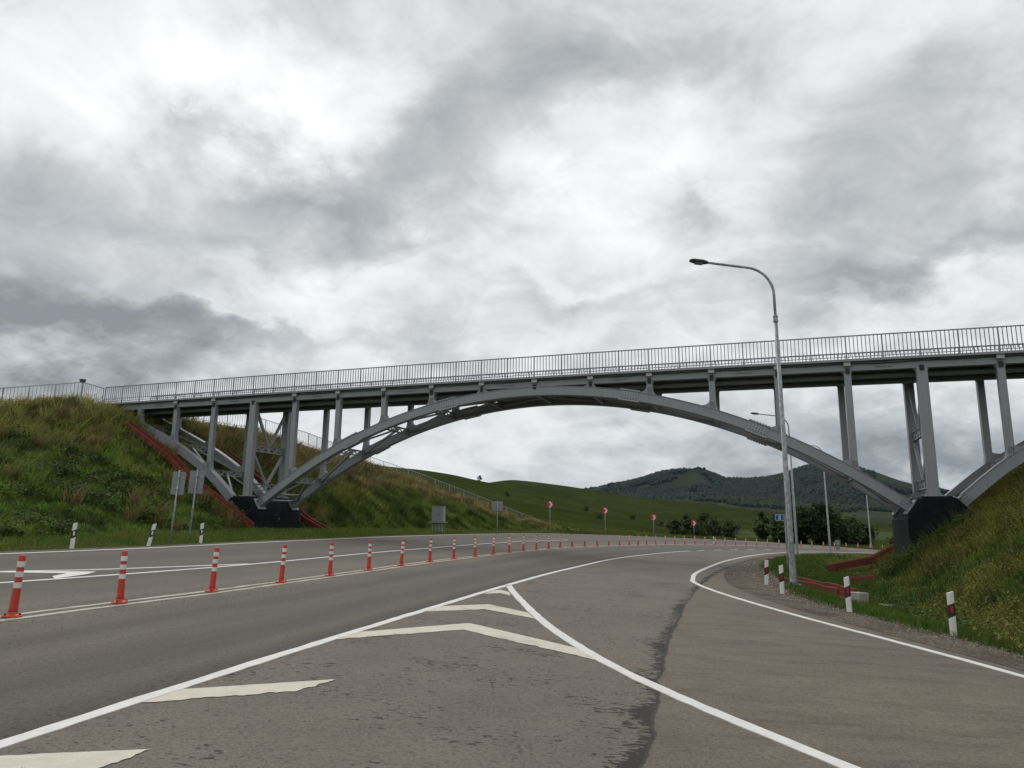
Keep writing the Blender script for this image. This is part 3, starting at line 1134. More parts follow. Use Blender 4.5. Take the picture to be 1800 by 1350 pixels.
def rib(y):
    ss = np.linspace(0.95, 35.05, 70)
    mb = MB()
    lo = [(s, rib_curve(s)[0]) for s in ss]; up = [(s, rib_curve(s)[1]) for s in ss]
    loft(lo, up, y - RT, y + RT, mb)
    # flanges, slightly wider than the web box
    for e, off in ((lo, -0.012), (up, 0.012)):
        fl_lo = [(p[0], p[1] + off - 0.011) for p in e]; fl_up = [(p[0], p[1] + off + 0.011) for p in e]
        loft(fl_lo, fl_up, y - RT - 0.035, y + RT + 0.035, mb)
    for k in range(1, 12):
        s = 3.0 * k
        haunch(mb, s, lambda q: rib_curve(q)[1], y - RT + 0.004, y + RT - 0.004, 0.15, 0.42, GB + camber(s) + 0.02)
    o = mb.build('arch_rib', 'steel_grey', bridge)
    # foot plates with stiffeners on the pier
    for s, sg in ((0.95, 1), (35.05, -1)):
        f = MB()
        zl, zu = rib_curve(s)
        d = Vector((sg, 0, (rib_curve(s + sg)[0] - zl))).normalized()
        nrm = Vector((-d.z * sg, 0, abs(d.x)))
        c = Vector((s, y, (zl + zu) / 2))
        f.beam(c - d * 0.05, c + d * 0.02, 0.62, 0.74, nrm)
        for q in (-0.2, -0.07, 0.07, 0.2):
            a = c + nrm * q
            f.beam(a + d * 0.02, a + d * 0.42, 0.46, 0.02, nrm)
        f.build('rib_foot', 'steel_grey', o)
    for s in (7.0, 13.0, 23.0, 29.0):
        splice(o, s, y)
    return o


bolt_proto = MB()
bolt_proto.lathe([(0.027, 0.0), (0.027, 0.024), (0.014, 0.034)], 6)


def bolts(mb, pts, nrm):
    """hex bolt heads at pts pointing along nrm"""
    q = Vector(nrm).to_track_quat('Z', 'Y').to_matrix()
    for p in pts:
        mb.add([q @ Vector(v) + Vector(p) for v in bolt_proto.v], bolt_proto.f)


def splice(parent, s, y):
    mb = MB(); bl = MB()
    L_ = 0.42
    zl, zu = rib_curve(s)
    d = (rib_curve(s + 0.1)[0] - rib_curve(s - 0.1)[0]) / 0.2
    ax = Vector((1, 0, d)).normalized(); up = Vector((-ax.z, 0, ax.x))
    c = Vector((s, 0, (zl + zu) / 2))
    for sg in (-1, 1):
        cc = c + Vector((0, y + sg * (RT + 0.014), 0))
        mb.beam(cc - ax * L_, cc + ax * L_, 0.028, 0.34, up)
        pts = [cc + ax * (-0.34 + 0.136 * i) + up * q + Vector((0, sg * 0.014, 0)) for i in range(6) for q in (-0.11, 0.0, 0.11)]
        bolts(bl, pts, (0, sg, 0))
    for q, sg in ((0.262, 1), (-0.262, -1)):
        cc = c + up * q + Vector((0, y, 0))
        mb.beam(cc - ax * (L_ + 0.1), cc + ax * (L_ + 0.1), 0.46, 0.055, up)
        pts = [cc + ax * (-0.42 + 0.14 * i) + Vector((0, w_, 0)) + up * sg * 0.027 for i in range(7) for w_ in (-0.15, 0.15)]
        bolts(bl, pts, up * sg)
    o = mb.build('splice_plate', 'steel_splice', parent)
    tag(bl.build('bolts', 'steel_bolt', parent), kind='stuff')
    return o


def half_arch(y, side):
    """side -1: left of the left pier, +1: right of the right pier"""
    x0 = 0.0 if side < 0 else 36.0
    pts = spline([(p[0], p[1]) for p in HALF], 0.5)
    mb = MB()
    lo = [(x0 + side * p[0], p[1]) for p in pts]
    up = []
    for i, p in enumerate(pts):
        a = pts[max(i - 1, 0)]; b = pts[min(i + 1, len(pts) - 1)]
        sl = (b[1] - a[1]) / (b[0] - a[0])
        up.append((x0 + side * p[0], min(p[1] + 0.44 * math.sqrt(1 + sl * sl), GT + 0.0)))
    if side < 0:
        lo = lo[::-1]; up = up[::-1]
    loft(lo, up, y - RT, y + RT, mb)
    for e, off in ((lo, -0.012), (up, 0.012)):
        loft([(p[0], p[1] + off - 0.011) for p in e], [(p[0], p[1] + off + 0.011) for p in e], y - RT - 0.035, y + RT + 0.035, mb)
    xs = [p[0] for p in up]; zs = [p[1] for p in up]
    fn = lambda q: float(np.interp(q, xs, zs))
    for k in (1, 2, 3):
        s = x0 + side * 3.0 * k
        haunch(mb, s, fn, y - RT + 0.004, y + RT - 0.004, 0.15, 0.36, GB + camber(s) + 0.02)
    o = mb.build('half_arch', 'steel_grey', bridge)
    f = MB()
    c = Vector((x0 + side * 1.0, y, half_low(1.0) + 0.3))
    d = Vector((side, 0, 0.95)).normalized(); nrm = Vector((-d.z * side, 0, abs(d.x)))
    f.beam(c - d * 0.06, c, 0.62, 0.74, nrm)
    for q in (-0.2, -0.07, 0.07, 0.2):
        a = c + nrm * q
        f.beam(a, a + d * 0.4, 0.46, 0.02, nrm)
    f.build('rib_foot', 'steel_grey', o)
    return o, fn


half_fn = {}
for y in (0.0, WID):
    rib(y)
    for side in (-1, 1):
        o_, half_fn[side] = half_arch(y, side)


def col_base(k):
    s = 3.0 * k
    if k in (0, 12):
        return 2.85
    if 0 < k < 12:
        return rib_curve(s)[1] - 0.06
    return half_fn[-1 if k < 0 else 1](s) - 0.06


for y, sgn in ((0.0, -1), (WID, 1)):
    for k in range(-3, 16):
        s = 3.0 * k
        zb = col_base(k); zt = GB + camber(s) + 0.01
        if zt - zb < 0.12:
            continue
        big = k in (0, 12)
        hw, hd = (0.21, 0.16) if big else (0.14, 0.13)
        mb = MB()
        # box column with wider side flanges, like a welded H section
        mb.box(s - hw, s + hw, y - hd + 0.03, y + hd - 0.03, zb, zt)
        for q in (-1, 1):
            mb.box(s - hw - 0.004, s + hw + 0.004, y + q * hd - 0.012, y + q * hd + 0.012, zb, zt)
        if big:
            mb.box(s - 0.36, s + 0.36, y - 0.30, y + 0.30, zb - 0.02, zb + 0.04)
            for q in (-0.3, 0.3):
                mb.add([(s + q * 0.6, y - 0.01, zb + 0.04), (s + q * 1.15, y - 0.01, zb + 0.04), (s + q * 0.6, y - 0.01, zb + 0.42),
                        (s + q * 0.6, y + 0.01, zb + 0.04), (s + q * 1.15, y + 0.01, zb + 0.04), (s + q * 0.6, y + 0.01, zb + 0.42)],
                       [(0, 1, 2), (5, 4, 3), (0, 3, 4, 1), (1, 4, 5, 2)])
        # flared head under the girder
        for q in (-1, 1):
            pts = [(s + q * hw, zt - 0.28)]
            for i in range(7):
                a = math.pi / 2 * i / 6
                pts.append((s + q * (hw + 0.26 * (1 - math.cos(a))), zt - 0.28 + 0.28 * math.sin(a)))
            for i in range(1, len(pts) - 1):
                if zt - zb > 0.5:
                    a_, b_ = pts[i], pts[i + 1]
                    mb.add([(s + q * (hw - 0.01), y - 0.05, a_[1]), (a_[0], y - 0.05, a_[1]), (b_[0], y - 0.05, b_[1]), (s + q * (hw - 0.01), y - 0.05, b_[1]),
                            (s + q * (hw - 0.01), y + 0.05, a_[1]), (a_[0], y + 0.05, a_[1]), (b_[0], y + 0.05, b_[1]), (s + q * (hw - 0.01), y + 0.05, b_[1])],
                           [(0, 1, 2, 3), (7, 6, 5, 4), (1, 5, 6, 2)])
        o = mb.build('column', 'steel_grey', bridge)
        if not big and zt - zb > 0.7:
            bl = MB()
            yy = y + sgn * (hd + 0.012)
            sp_ = MB().box(s - 0.12, s + 0.12, min(yy, yy + sgn * 0.012), max(yy, yy + sgn * 0.012), zb + 0.10, zb + 0.46)
            sp_.build('splice_plate', 'steel_splice', o)
            bolts(bl, [(s + a, yy + sgn * 0.012, zb + 0.16 + 0.08 * j) for a in (-0.08, 0, 0.08) for j in range(4)], (0, sgn, 0))
            tag(bl.build('bolts', 'steel_bolt', o), kind='stuff')

# edge girders with flanges and bolted splices
for y, sgn in ((0.0, -1), (WID, 1)):
    ss = np.linspace(-12.1, 48, 61)
    mb = MB()
    lo = [(s, GB + camber(s)) for s in ss]; up = [(s, GT + camber(s)) for s in ss]
    loft(lo, up, y - 0.10, y + 0.10, mb)
    for e, off in ((lo, -0.010), (up, 0.010)):
        loft([(p[0], p[1] + off - 0.012) for p in e], [(p[0], p[1] + off + 0.012) for p in e], y - 0.155, y + 0.155, mb)
    g = mb.build('edge_girder', 'steel_grey', bridge)
    for k in range(-3, 16, 2):
        s = 3.0 * k + 1.5
        z = (GB + GT) / 2 + camber(s)
        pm = MB(); bl = MB()
        yy = y + sgn * 0.108
        pm.box(s - 0.36, s + 0.36, min(y + sgn * 0.10, yy), max(y + sgn * 0.10, yy), z - 0.12, z + 0.12)
        bolts(bl, [(s - 0.3 + 0.1 * i, yy, z + q) for i in range(7) for q in (-0.07, 0.07)], (0, sgn, 0))
        pm.build('splice_plate', 'steel_grey', g)
        tag(bl.build('bolts', 'steel_bolt', g), kind='stuff')

# deck slab, cross beams, pipes
ss = np.linspace(-12.3, 48, 61)
mb = MB()
loft([(s, GT + camber(s) + 0.025) for s in ss], [(s, GT + camber(s) + 0.085) for s in ss], -0.30, WID + 0.30, mb)
mb.build('deck', 'deck_dark', bridge)
mb = MB()
for y0 in (-0.36, WID + 0.301):
    loft([(s, GT + camber(s) + 0.0) for s in ss], [(s, GT + camber(s) + 0.11) for s in ss], y0, y0 + 0.059, mb)
mb.build('deck_edge', 'steel_grey', bridge)
for i in range(-8, 33):
    s = 1.5 * i
    mb = MB().box(s - 0.07, s + 0.07, 0.10, WID - 0.10, GB + camber(s) + 0.06, GT + camber(s) + 0.02)
    mb.build('floor_beam', 'deck_dark', bridge)
for yy, zz, r_ in ((0.85, 8.30, 0.13), (2.35, 8.28, 0.13)):
    MB().tube([(s, yy, zz + camber(s)) for s in np.linspace(-10.8, 47, 40)], r_, 12).build('service_pipe', 'pipe_grey', bridge)
mb = MB()
MB().tube([(-10.6, 0.25, 7.75), (-9.9, 0.20, 7.85), (-9.65, 0.15, 7.82), (-9.45, 0.05, 7.6)], 0.10, 12).build('drain_pipe', 'box_cream', bridge)


def truss_beam(name, a, b, h, th, parent=None):
    """plate girder with triangular holes between a and b (across the bridge)"""
    a = Vector(a); b = Vector(b)
    d = b - a
    mb = MB()
    up = Vector((0, 0, 1))
    for q in (-1, 1):
        o_ = up * (q * (h / 2 - 0.035))
        mb.beam(a + o_, b + o_, th, 0.07)
        o2 = up * (q * h / 2)
        mb.beam(a + o2, b + o2, th * 3.2, 0.02)
    n = 8
    mb.beam(a + d * 0.46, a + d * 0.54, th * 0.9, h - 0.1)
    mb.beam(a + d * 0.0, a + d * 0.10, th * 0.9, h - 0.1)
    mb.beam(a + d * 0.90, a + d * 1.0, th * 0.9, h - 0.1)
    for i in range(n):
        t0 = 0.08 + 0.84 * i / n; t1 = 0.08 + 0.84 * (i + 1) / n
        z0, z1 = ((-1, 1) if i % 2 == 0 else (1, -1))
        mb.beam(a + d * t0 + up * z0 * (h / 2 - 0.07), a + d * t1 + up * z1 * (h / 2 - 0.07), th * 0.8, 0.075)
    return mb.build(name, 'steel_grey', parent if parent is not None else bridge)


# sway frames on the two piers
for k in (0, 12):
    s = 36.0 if k == 12 else 0.0
    y0, y1 = 0.13, WID - 0.13
    zm = 5.75
    truss_beam('cross_beam', (s, y0, zm), (s, y1, zm), 0.40, 0.05)
    truss_beam('cross_beam', (s, y0, 3.42), (s, y1, 3.42), 0.40, 0.05)
    for (a, b) in (((y0, 8.25), (WID / 2 - 0.06, zm + 0.2)), ((y1, 8.25), (WID / 2 + 0.06, zm + 0.2)),
                   ((y0, zm - 0.2), (WID / 2 - 0.06, 3.62)), ((y1, zm - 0.2), (WID / 2 + 0.06, 3.62))):
        MB().beam((s, a[0], a[1]), (s, b[0], b[1]), 0.14, 0.14, (1, 0, 0)).build('sway_brace', 'steel_grey', bridge)

# lateral bracing between the ribs: cross beams at the columns and a K in every bay
def mid_rib(s):
    if s < 0:
        z = half_fn[-1](s); return z - 0.24
    if s > 36:
        return half_fn[1](s) - 0.24
    a, b = rib_curve(s); return (a + b) / 2


stations = [-9, -6, -3] + [3 * k for k in range(1, 12)] + [39, 42, 45]
for s in stations:
    z = mid_rib(s)
    truss_beam('cross_beam', (s, RT, z), (s, WID - RT, z), 0.34, 0.045)
bays = [(-9, -6), (-6, -3), (-3, -1.2), (37.2, 39), (39, 42), (42, 45)] + [(3 * k, 3 * k + 3) for k in range(1, 11)] + [(1.3, 3), (33, 34.7)]
for a, b in bays:
    # the K opens towards the nearer pier
    up_, dn = (b, a) if mid_rib(b) > mid_rib(a) else (a, b)
    for y in (RT, WID - RT):
        MB().beam((up_, WID / 2 + (0.05 if y > 1 else -0.05), mid_rib(up_)), (dn, y, mid_rib(dn)), 0.12, 0.10).build('lateral_brace', 'steel_grey', bridge)
for s0 in (1.05, 34.95):
    MB().tube([(s0, RT, 2.62), (s0, WID - RT, 2.62)], 0.06, 8).tube([(s0 + (0.5 if s0 < 9 else -0.5), RT, 2.98), (s0 + (0.5 if s0 < 9 else -0.5), WID - RT, 2.98)], 0.05, 8).build('tie_bar', 'steel_grey', bridge)

# railing: panels of 3 m with posts at 1.5 m; the nearest 300 balusters are objects of their own
def rail_z(s):
    return GT + camber(s) + 0.10


bal = MB().box(-0.016, 0.016, -0.014, 0.014, 0.0, 0.92).mesh('baluster')
post_me = MB().box(-0.026, 0.026, -0.026, 0.026, -0.12, 1.12).mesh('post')
n_bal = 0
for y in (-0.27, WID + 0.27):
    for k in list(range(15, -5, -1)):
        s0, s1 = 3.0 * k, 3.0 * k + 3.0
        a = Vector((s0, y, rail_z(s0))); b = Vector((s1, y, rail_z(s1)))
        up = Vector((0, 0, 1))
        mb = MB()
        mb.beam(a + up * 1.10, b + up * 1.10, 0.06, 0.045)
        mb.beam(a + up * 0.12, b + up * 0.12, 0.032, 0.032)
        mb.beam(a + up * 0.30, b + up * 0.30, 0.028, 0.028)
        pn = mb.build('railing_panel', 'steel_rail', bridge)
        for q in (0.0, 1.5):
            put('post', post_me, 'steel_rail', pn, loc=(s0 + q, y, rail_z(s0 + q)))
        rest = MB()
        for i in range(1, 18):
            if i == 9:
                continue
            q = s0 + 3.0 * i / 18
            if y < 0 and n_bal < 300 and s0 < 42:
                put('baluster', bal, 'steel_rail', pn, loc=(q, y, rail_z(q) + 0.16))
                n_bal += 1
            else:
                rest.box(q - 0.016, q + 0.016, y - 0.014, y + 0.014, rail_z(q) + 0.16, rail_z(q) + 1.08)
        if rest.v:
            tag(rest.build('balusters', 'steel_rail', pn), kind='stuff')

# junction boxes on the column heads and the cable strung between them
jb = MB().cbox(-0.15, 0.15, -0.10, 0.0, -0.13, 0.13, 0.015).mesh('junction_box')
prev = None
for k in range(-2, 16):
    s = 3.0 * k
    if k not in (0, 12):
        put('junction_box', jb, 'box_cream', bridge, loc=(s, -0.158, GT + camber(s) - 0.06))
    if k > -2:
        a, b = s - 3.0, s
        pts = []
        sag = random.uniform(0.05, 0.09)
        for i in range(13):
            t = i / 12
            q = a + 3.0 * t
            pts.append((q, -0.175, GT + camber(q) - 0.06 - sag * math.sin(math.pi * t) ** 0.6 * 0.6 - 0.012 * math.sin(t * 21)))
        MB().tube(pts, 0.014, 6).build('cable', 'cable_black', bridge)
    # bracket under the box
    MB().box(s - 0.09, s + 0.09, -0.20, -0.157, GB + camber(s) - 0.16, GB + camber(s) + 0.10).build('bracket', 'cable_black', bridge)

# ------------------------------------------------------------------ piers and abutment


def pier(s0, label, flip):
    e = empty('bridge_pier', (P0[0] + BD[0] * s0, P0[1] + BD[1] * s0, 0), TH)
    tag(e, label, 'pier', 'dark concrete piers of the footbridge')
    poly = [(-1.45, -2.2), (1.15, -2.2), (1.15, 1.95), (0.62, 2.83), (-0.70, 2.83), (-1.45, 2.0)]
    if flip:
        poly = [(-x, z) for x, z in poly][::-1]
    me = MB().prism(poly, -0.62, WID + 0.62).mesh('pier_block')
    bm = bmesh.new(); bm.from_mesh(me)
    bmesh.ops.bevel(bm, geom=bm.edges[:], offset=0.10, segments=3, affect='EDGES')
    bmesh.ops.subdivide_edges(bm, edges=[x for x in bm.edges if x.calc_length() > 0.8], cuts=5, use_grid_fill=True)
    bm.to_mesh(me); bm.free()
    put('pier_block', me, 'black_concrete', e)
    for y in (0.0, WID):
        sg = -1 if flip else 1
        MB().cbox(-0.42, 0.42, y - 0.38, y + 0.38, 2.78, 2.845, 0.02).build('bearing_plate', 'steel_grey', e)
    return e


pier(0.0, 'dark concrete pier with a peeling patch at the left arch foot', False)
pier(36.0, 'black concrete pier half buried in grass at the right arch foot', True)
ab = empty('abutment', (P0[0] - BD[0] * 12.2, P0[1] - BD[1] * 12.2, 7.6), TH)
tag(ab, 'dark concrete abutment where the deck meets the left embankment', 'abutment')
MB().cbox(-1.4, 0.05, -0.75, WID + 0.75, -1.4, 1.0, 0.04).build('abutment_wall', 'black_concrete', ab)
MB().cbox(-1.45, -0.2, -0.85, WID + 0.85, 1.02, 1.18, 0.03).build('abutment_cap', 'concrete', ab)

# ------------------------------------------------------------------ red drainage chutes


def to_world(s, w):
    return P0[0] + BD[0] * s + BN[0] * w, P0[1] + BD[1] * s + BN[1] * w


def chute(label, pts, width=0.62, h=0.26, th=0.07, lift=0.10, follow=True):
    """U-shaped channel of short concrete segments laid end to end"""
    P = [Vector((p[0], p[1], p[2] if len(p) > 2 else 0)) for p in pts]
    e = empty('drainage_chute', P[-1])
    tag(e, label, 'drainage chute', 'red drainage chutes')
    for a, b in zip(P[:-1], P[1:]):
        n = max(1, round((b - a).length / 1.0))
        for i in range(n):
            p = a + (b - a) * (i / n); q = a + (b - a) * ((i + 0.985) / n)
            d = (q - p).normalized()
            s = d.cross(Vector((0, 0, 1))).normalized(); u = s.cross(d)
            j = u * random.uniform(-0.012, 0.012)
            mb = MB()
            o = -P[-1] + j
            mb.beam(p + o, q + o, width, th, u)
            for sg in (-1, 1):
                oo = o + s * sg * (width / 2 - th / 2) + u * (h / 2 + th / 2)
                mb.beam(p + oo, q + oo, th, h, u)
            mb.build('channel_segment', 'red_concrete', e, 0.012)
    return e


def chute_line(w, s0, s1, n, dz=0.05):
    out = []
    for s in np.linspace(s0, s1, n):
        x, y = to_world(s, w)
        out.append((x, y, G(x, y) + dz))
    return out


LCH = [(-8.7, 7.30), (-6.5, 6.05), (-4.7, 4.98), (-3.0, 3.62), (-1.7, 2.60), (1.5, 0.80)]
chute('long red chute running down the left bank beside the bridge', [(*to_world(s, -1.45), max(z + 0.02, G(*to_world(s, -1.45)) + 0.10)) for s, z in LCH], 0.66, 0.24)
chute('short red chute end right of the left pier', [(*to_world(s, 5.0), z) for s, z in [(-6.5, 6.0), (-4, 4.6), (-1.5, 2.9), (0.6, 1.45), (2.4, 0.62)]], 0.66, 0.24)
chute('dark red chute hanging past the left side of the right pier', [(*to_world(s, 5.1), z) for s, z in [(38.5, 2.8), (36.5, 1.35), (35.2, 0.40), (34.0, -0.25), (31.9, -0.72)]], 0.7, 0.26)
chute('low red channel half hidden in grass in front of the right pier', [(*to_world(s, -1.6), z) for s, z in [(33.3, -0.70), (32.3, -0.80)]], 0.62, 0.20)
t_ = [(9.75, 25.6), (9.85, 23.6), (9.95, 21.7)]
chute('straight red trough on the grass at the foot of the nearest lamp post', [(x, y, PL(x, y) - 0.26) for x, y in t_], 0.62, 0.30)


def block(name, label, loc, dims, rz, mat='concrete', tilt=0.0):
    x, y, z = dims
    o = MB().cbox(-x / 2, x / 2, -y / 2, y / 2, 0, z, 0.02).build(name, mat)
    o.location = loc
    o.rotation_euler = (tilt, 0.06, rz)
    tag(o, label, 'concrete block')
    return o


block('concrete_block', 'grey concrete block at the near end of the red trough', (10.05, 21.2, PL(10.05, 21.2) - 0.34), (0.42, 0.32, 0.36), 0.5)
block('concrete_slab', 'pale broken slab lying flat beside the grey concrete block', (10.75, 20.9, PL(10.75, 20.9) - 0.34), (0.55, 0.32, 0.09), 0.2, tilt=0.05)
block('concrete_slab', 'pale slab lying on the grass behind the red trough', (10.55, 24.2, PL(10.55, 24.2) - 0.30), (0.7, 0.4, 0.12), 0.9, tilt=-0.08)
# ------------------------------------------------------------------ flexible red and white posts on the centre line
ORD = ['first', 'second', 'third', 'fourth', 'fifth', 'sixth', 'seventh', 'eighth', 'ninth', 'tenth', 'eleventh', 'twelfth', 'thirteenth', 'fourteenth', 'fifteenth', 'sixteenth', 'seventeenth', 'eighteenth', 'nineteenth', 'twentieth', 'twenty-first', 'twenty-second', 'twenty-third', 'twenty-fourth', 'twenty-fifth', 'twenty-sixth', 'twenty-seventh', 'twenty-eighth']


def make_flex_post():
    e = empty('flexible_post')
    MB().lathe([(0.112, 0.0), (0.112, 0.012), (0.098, 0.024), (0.066, 0.040), (0.057, 0.062)], 20).build('base', 'plastic_red', e)
    body = MB()
    body.lathe([(0.056, 0.055), (0.050, 0.10), (0.043, 0.40), (0.040, 0.735), (0.036, 0.75), (0.020, 0.752)], 20)
    b = body.build('post', 'plastic_red', e)
    for p in b.data.polygons:
        p.use_smooth = len(p.vertices) == 4
    for z1 in (0.675, 0.552, 0.418):
        MB().lathe([(0.0408, z1 - 0.072), (0.0445, z1 - 0.070), (0.0440, z1 - 0.002), (0.0402, z1)], 20).build('reflective_band', 'plastic_white', e)
    for a in range(3):
        an = a * 2.1 + 0.4
        MB().lathe([(0.014, 0.0), (0.014, 0.022), (0.007, 0.026)], 6, (0.088 * math.cos(an), 0.088 * math.sin(an), 0.02)).build('bolt', 'plastic_black', e)
    return e


first = [(20, 1085), (220, 1060), (372, 1040), (489, 1023), (577, 1012), (647, 1002), (706, 993.5), (756, 987), (797, 982), (835, 977.5), (867, 974), (895, 971), (921, 968.7), (944, 966.5), (965, 964.7), (985, 963)]
POSTS = [(-6.20, 9.22), (-5.73, 10.98), (-5.28, 12.93), (-4.80, 15.05), (-4.32, 17.00), (-3.82, 19.12), (-3.30, 21.3), (-2.70, 23.5), (-2.08, 25.7), (-1.42, 27.95), (-0.74, 30.15), (-0.05, 32.35), (0.66, 34.55), (1.36, 36.75), (2.08, 38.95), (2.80, 41.15)]
cpath = spline(CENTRE, 0.1)
start = np.argmin(np.hypot(cpath[:, 0] - 2.80, cpath[:, 1] - 41.15))
acc = 0.0; last = cpath[start]
for p in cpath[start + 1:]:
    acc += np.linalg.norm(p - last); last = p
    if acc >= 2.2:
        POSTS.append((p[0], p[1])); acc = 0.0
    if len(POSTS) >= 48:
        break
proto = make_flex_post()
for i, (x, y) in enumerate(POSTS):
    d = np.hypot(cpath[:, 0] - x, cpath[:, 1] - y)
    if i < 16:
        q = cpath[np.argmin(d)]; x, y = q[0], q[1]
    o = proto if i == 0 else copy_tree(proto)
    o.location = (x, y, PL(x, y, 0.010))
    k_ = 2.4 if i in (6, 11, 15, 22, 27) else 1.0
    o.rotation_euler = (random.uniform(-0.03, 0.03) * k_, R(1.4) + random.uniform(-0.04, 0.04) * k_, random.uniform(-0.5, 0.5))
    if i < 28:
        tag(o, ORD[i] + ' red and white flexible post from the left along the centre line', 'traffic post', 'red and white flexible posts on the centre line')
    else:
        left_ = len(POSTS) - i
        tag(o, (ORD[left_ - 1] + ' from the right end of the far row of red and white flexible posts') if left_ <= 20 else 'distant red and white flexible post in the row bending right beyond the bridge', 'traffic post', 'red and white flexible posts on the centre line')

# ------------------------------------------------------------------ white roadside marker posts


def make_marker(refl):
    e = empty('marker_post')
    w, d = 0.056, 0.038
    ring = [(-w, -d * 0.4), (-w * 0.55, -d), (w * 0.55, -d), (w, -d * 0.4), (w * 0.7, d), (-w * 0.7, d)]
    n = len(ring)
    def shell(z0a, z0b, z1a, z1b, grow, mat, name):
        """ring slab whose lower and upper faces are slanted: heights given at the left and right side"""
        vs_ = []
        for za, zb in ((z0a, z0b), (z1a, z1b)):
            for x, y in ring:
                t = (x + w) / (2 * w)
                vs_.append((x * grow, y * grow, za + (zb - za) * t))
        fs = [tuple(range(n - 1, -1, -1)), tuple(range(n, 2 * n))] + [(i, (i + 1) % n, n + (i + 1) % n, n + i) for i in range(n)]
        return MB().add(vs_, fs).build(name, mat, e)
    shell(-0.35, -0.35, 0.715, 0.755, 1.0, 'plastic_white', 'body')
    shell(0.290, 0.345, 0.510, 0.565, 1.035, 'plastic_black', 'black_band')
    MB().cbox(-0.018, 0.026, -d - 0.010, -d - 0.0, 0.385, 0.500, 0.003).build('reflector', refl, e)
    return e


mk = make_marker('reflector_red')
MK = [((7.82, 13.1), 'nearest white marker post with black band on the right gravel shoulder', 0, 0.0, (0, 0.01)),
      ((7.35, 16.0), 'second nearest white marker post on the right, beside the ditch grass', 0, 0.05, (0.0, -0.02)),
      ((7.25, 19.6), 'white marker post on the right just left of the lamp post foot', 0, 0.1, (0.0, 0.01)),
      ((7.82, 22.4), 'white marker post on the right farthest along the bare bend', 0, 0.15, (0.02, 0.05))]
for i, ((x, y), lab, _, rz, (rx, ry)) in enumerate(MK):
    o = mk if i == 0 else copy_tree(mk)
    o.location = (x, y, PL(x, y, -0.02)); o.rotation_euler = (rx, ry, -0.35 + rz)
    tag(o, lab, 'marker post', 'white roadside marker posts')
mw = make_marker('plastic_white')
MW = [((-12.45, 20.75), 'white marker post farthest left on the far roadside verge', 0.02, 0.02),
      ((-11.65, 23.5), 'leaning white marker post in the far verge left of the sign poles', 0.03, 0.17),
      ((-11.25, 26.5), 'white marker post in the far verge right beside the two sign poles', 0.02, 0.0),
      ((21.4, 76.5), 'tiny white marker post beyond the row of red posts on the far bend', 0.0, 0.0)]
for i, ((x, y), lab, rx, ry) in enumerate(MW):
    o = mw if i == 0 else copy_tree(mw)
    o.location = (x, y, G(x, y) + 0.0); o.rotation_euler = (rx, ry, 0.5 if i < 3 else 0)
    tag(o, lab, 'marker post', 'white roadside marker posts')

# ------------------------------------------------------------------ street lamps


def make_lamp():
    e = empty('street_lamp')
    MB().cbox(-0.19, 0.19, -0.19, 0.19, -0.25, 0.03, 0.015).build('base_plate', 'galvanised', e)
    p = MB()
    p.lathe([(0.128, 0.03), (0.112, 0.10), (0.102, 0.35), (0.096, 1.0), (0.054, 8.75)], 20)
    po = p.build('pole', 'galvanised', e)
    for q in po.data.polygons:
        q.use_smooth = len(q.vertices) == 4
    MB().cbox(-0.05, 0.05, -0.122, -0.100, 0.55, 0.95, 0.006).build('access_door', 'galvanised', e)
    c = MB()
    c.lathe([(0.070, 8.55), (0.070, 8.80), (0.05, 8.83)], 16)
    c.lathe([(0.085, 8.58), (0.085, 8.62)], 12).lathe([(0.085, 8.74), (0.085, 8.78)], 12)
    c.build('collar', 'galvanised', e)
    path = [(0, 0, 8.7), (0, 0, 9.55)]
    for i in range(1, 13):
        a = R(82) * i / 12
        path.append((-0.95 * (1 - math.cos(a)), 0, 9.55 + 0.95 * math.sin(a)))
    lx, lz = path[-1][0], path[-1][2]
    path.append((lx - 0.8, 0, lz + 0.10)); path.append((lx - 1.45, 0, lz + 0.185))
    arm = MB().tube(path, [0.046] * 6 + [0.042] * (len(path) - 6), 12).build('arm', 'galvanised', e)
    hx, hz = lx - 1.38, lz + 0.18
    h = MB()
    d = Vector((-1, 0, 0.12)).normalized(); u = Vector((0.12, 0, 1)).normalized()
    prof = [(0.0, 0.05, 0.045), (0.06, 0.085, 0.06), (0.16, 0.14, 0.075), (0.48, 0.15, 0.07), (0.60, 0.11, 0.05), (0.63, 0.05, 0.03)]
    vs_, fs = [], []
    for t, hw, hh in prof:
        c0 = Vector((hx, 0, hz)) + d * t
        for k in range(8):
            a = 2 * math.pi * (k + 0.5) / 8
            vs_.append(c0 + Vector((0, 1, 0)) * hw * math.cos(a) * 1.05 + u * hh * math.sin(a) * 1.05)
    for i in range(len(prof) - 1):
        for k in range(8):
            fs.append((i * 8 + k, i * 8 + (k + 1) % 8, i * 8 + 8 + (k + 1) % 8, i * 8 + 8 + k))
    fs += [tuple(range(7, -1, -1)), tuple(range(len(vs_) - 8, len(vs_)))]
    h.add(vs_, fs)
    ho = h.build('lamp_head', 'lamp_head', e)
    fixnormals(ho.data)
    c0 = Vector((hx, 0, hz)) + d * 0.18 - u * 0.078
    MB().beam(c0, c0 + d * 0.26, 0.20, 0.02, u).build('lens', 'sign_back', ho)
    return e


